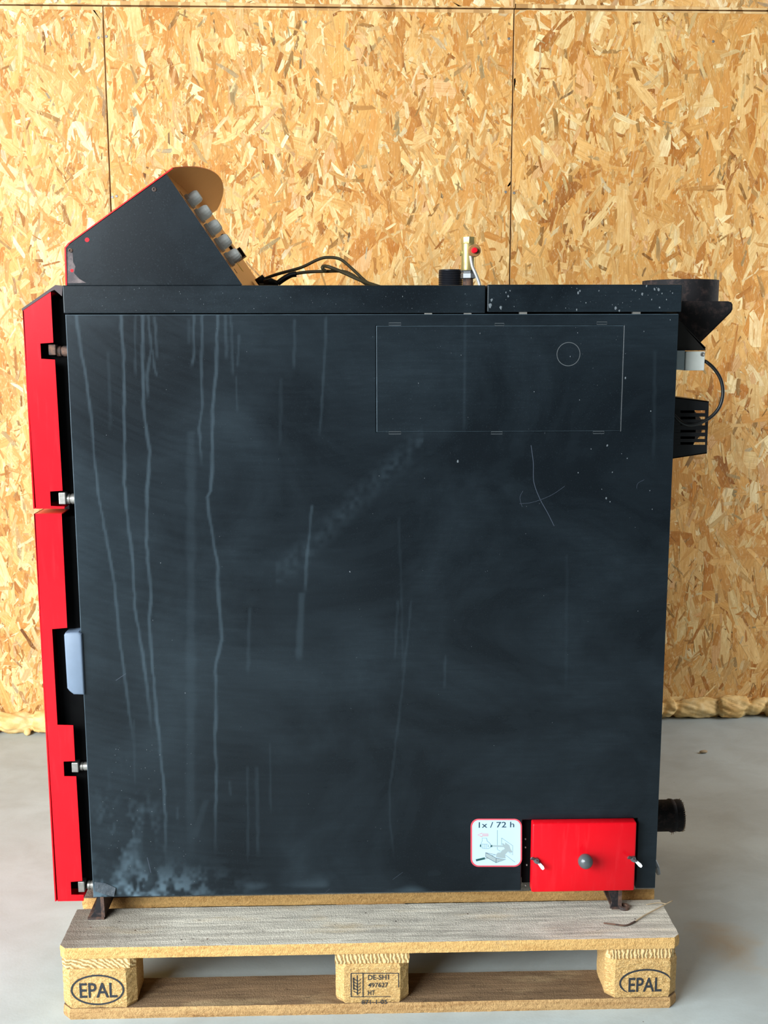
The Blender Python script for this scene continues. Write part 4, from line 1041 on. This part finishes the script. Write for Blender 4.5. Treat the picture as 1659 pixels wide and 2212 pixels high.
bm = bmesh.new(); bm_tube(bm, pts, [0.0030 + 0.0005 * (k % 2) for k in range(len(pts))], 12); from_bm(bm, 'braided_hose', M['hose'], valve, True)

# -- flue connection at the rear
YF = 0.44
a = at(1390, 612, YF); b = at(1549.5, 606, YF); rc = (b.x - a.x) / 2; cxf = (a.x + b.x) / 2
ztop = at(1500, 602.5, YF - rc).z; zfl = at(1500, 649, YF - rc).z
bm = bmesh.new(); bm_lathe(bm, (cxf, YF, 0), (0, 0, 1), [(zfl - 0.02, rc), (ztop, rc), (ztop, rc * 0.94), (zfl, rc * 0.93)], 56)
collar = autosmooth(from_bm(bm, 'flue_collar', M['cast'], boiler, label='short round cast flue collar'))
fp = [(1466, 650), (1574, 650.5), (1581, 653), (1583.5, 658), (1583.5, 668), (1580, 675), (1513, 741), (1490, 757), (1455, 757)]
YG = 0.27
pp = [at(x, y, YG) for x, y in fp]
bm = bmesh.new(); bm_prism(bm, [(p.x, p.z) for p in pp], YG, 2 * YF - YG)
bmesh.ops.bevel(bm, geom=[e for e in bm.edges if abs(e.verts[0].co.y - e.verts[1].co.y) < 1e-5], offset=0.003, segments=2, affect='EDGES')
autosmooth(from_bm(bm, 'flue_box', M['cast'], boiler, label='wedge shaped cast flue box'))
br = [at(x, y, 0.17) for x, y in ((1462, 690), (1467, 694), (1523.5, 751), (1524, 757), (1455, 758))]
bm = bmesh.new(); bm_prism(bm, [(p.x, p.z) for p in br], 0.17, 0.176)
pl = [at(x, y, 0.17) for x, y in ((1462, 688), (1467, 691), (1525, 751), (1521, 754))]
bm_prism(bm, [(p.x, p.z) for p in pl], 0.17, 0.21)
brk = from_bm(bm, 'switch_bracket', simple('bracket_black', (30, 27, 24), 0.5), boiler)
a = at(1455, 799, 0.165); b = at(1480, 757, 0.165); bm = bmesh.new(); bm_box(bm, (a.x, 0.165, a.z), (b.x, 0.20, b.z), 0.001)
sw = from_bm(bm, 'switch_box', M['milky'], boiler, label='white plastic limit switch box')
a = at(1480, 800.5, 0.162); b = at(1523.5, 759, 0.162); bm = bmesh.new(); bm_box(bm, (a.x, 0.162, a.z), (b.x, 0.20, b.z), 0.0015); from_bm(bm, 'switch_cover', M['white'], sw)
P = at(1517, 765.5, 0.162); bm = bmesh.new(); bm_lathe(bm, (P.x, 0.1625, P.z), (0, -1, 0), [(0, 0.0042), (0.002, 0.0042), (0.003, 0.003), (0.0015, 0.001)], 12); from_bm(bm, 'switch_screw', M['steel'], sw)
cable('switch_cable', [(1518, 780, 0.01), (1526, 782, 0), (1543, 797, 0), (1557, 820, 0), (1561.5, 848, 0), (1555.5, 876, 0), (1540, 897, 0), (1518, 911, 0), (1493, 918, 0), (1473, 913, 0), (1455, 896, 0)], 0.172, 0.0034, M['rubber'], boiler, 8)
# fan guard with slots
YW = 0.20
x0 = 1445
guard_pts = dict(tl=(x0, 856), tr=(1531.7, 867), br=(1526.7, 979.5), bl=(x0, 992))
slots = [889.5, 903, 916, 931.5, 945.5, 958]
bm = bmesh.new()
def bar(ya0, yb0, ya1, yb1, xa, xb):
    q = [at(xa, ya0, YW), at(xb, yb0, YW), at(xb, yb1, YW), at(xa, ya1, YW)]
    bm_prism(bm, [(p.x, p.z) for p in q], YW, YW + 0.0025)
xs_l, xs_r = 1470, 1525
def xr(y): return 1531.7 + (y - 867) * (-5.0 / 112.5)
pv = None
hh = 2.9
tops = lambda x: 856 + (x - x0) * (11 / 86.7)
bots = lambda x: 992 - (x - x0) * (12.5 / 81.7)
bar(tops(x0), tops(1531.7), slots[0] - hh, slots[0] - hh, x0, 1531)
for k in range(5): bar(slots[k] + hh, slots[k] + hh, slots[k + 1] - hh, slots[k + 1] - hh, x0, xr(slots[k] + 6))
bar(slots[5] + hh, slots[5] + hh, bots(x0), bots(1526.7), x0, 1527.2)
for s in slots:
    bar(s - hh - 0.5, s - hh - 0.5, s + hh + 0.5, s + hh + 0.5, x0, xs_l); bar(s - hh - 0.5, s - hh - 0.5, s + hh + 0.5, s + hh + 0.5, 1523.8, xr(s))
t0, t1 = at(x0, 856, YW), at(1531.7, 867, YW); u0_, u1_ = at(x0, 992, YW), at(1526.7, 979.5, YW)
bm_prism(bm, [(t0.x, t0.z), (t1.x, t1.z), (t1.x, t1.z - 0.002), (t0.x, t0.z - 0.002)], YW, YW + 0.12)
bm_prism(bm, [(u0_.x, u0_.z), (u1_.x, u1_.z), (u1_.x, u1_.z + 0.002), (u0_.x, u0_.z + 0.002)], YW, YW + 0.12)
guard = from_bm(bm, 'fan_guard', M['dark'], boiler, label='black slotted sheet metal fan guard')
bm = bmesh.new()
a = at(x0, 985, YW + 0.05); b = at(1505, 866, YW + 0.05); bm_lathe(bm, (a.x, YW + 0.085, (a.z + b.z) / 2), (1, 0, 0), [(0, 0.05), (0.048, 0.05), (0.056, 0.036), (0.070, 0.02)], 24)
autosmooth(from_bm(bm, 'fan_motor', M['void'], guard))
# return pipe near the ground
YR = 0.34
c = at(1440, 1761.5, YR); r = abs(at(1440, 1730, YR).z - at(1440, 1793, YR).z) / 2; xe = at(1471, 1762, YR).x
bm = bmesh.new(); bm_lathe(bm, (1.12, YR, c.z), (1, 0, 0), [(0, r), (xe - 1.12 - 0.03, r), (xe - 1.12 - 0.026, r * 1.06), (xe - 1.12 - 0.020, r * 1.05), (xe - 1.12 - 0.016, r * 0.99), (xe - 1.12 - 0.006, r * 1.03), (xe - 1.12, r * 0.98), (xe - 1.12, r * 0.85), (xe - 1.12 - 0.03, r * 0.8)], 36)
rp_ = autosmooth(from_bm(bm, 'return_pipe', M['cast'], boiler, label='black return pipe stub with a frayed seal at its end'))
bm = bmesh.new(); rr = random.Random(3)
for k in range(46):
    a = 2 * math.pi * k / 46; b0_ = Vector((xe - 0.003, YR + math.cos(a) * r * 0.98, c.z + math.sin(a) * r * 0.98))
    bm_tube(bm, [b0_, b0_ + Vector((rr.uniform(0.002, 0.006), math.cos(a) * 0.001, math.sin(a) * rr.uniform(-0.001, 0.003)))], [0.0010, 0.0003], 5)
for k in range(5):
    b0_ = Vector((xe - 0.02 + 0.004 * k, YR - 0.006 + 0.003 * k, c.z - r * 1.02)); bm_tube(bm, [b0_, b0_ + Vector((rr.uniform(-0.002, 0.002), 0, -rr.uniform(0.004, 0.009)))], [0.0012, 0.0004], 5)
from_bm(bm, 'hemp_fringe', M['straw'], rp_, kind='stuff')

# ------------------------------------------------------------------ loose bits on the pallet
def twig(name, pix, r, label, mat='straw'):
    pts = [onz(x, y, ZP) + Vector((0, 0, r + h)) for x, y, h in pix]
    bm = bmesh.new(); bm_tube(bm, spline(pts, 5), r, 6)
    return tag(from_bm(bm, name, M[mat], None, True), label, 'straw')
twig('dry_stalk', [(1368, 1995, 0.0), (1390, 1982, 0.002), (1420, 1969, 0.005), (1452, 1955, 0.008)], 0.0014, 'thin pale straw stalk sticking out past the pallet end below the return pipe')
twig('dry_stalk', [(1304, 1996, 0), (1330, 2000, 0.001), (1352, 2001, 0), (1372, 1994, 0.002)], 0.0018, 'short brown stalk lying flat on the front pallet board under the red cover', 'iron')
twig('dry_stalk', [(1396, 1955, 0), (1420, 1953, 0.002), (1440, 1957, 0.004)], 0.0008, 'hair thin straw on the front pallet board behind the thicker pale stalk')
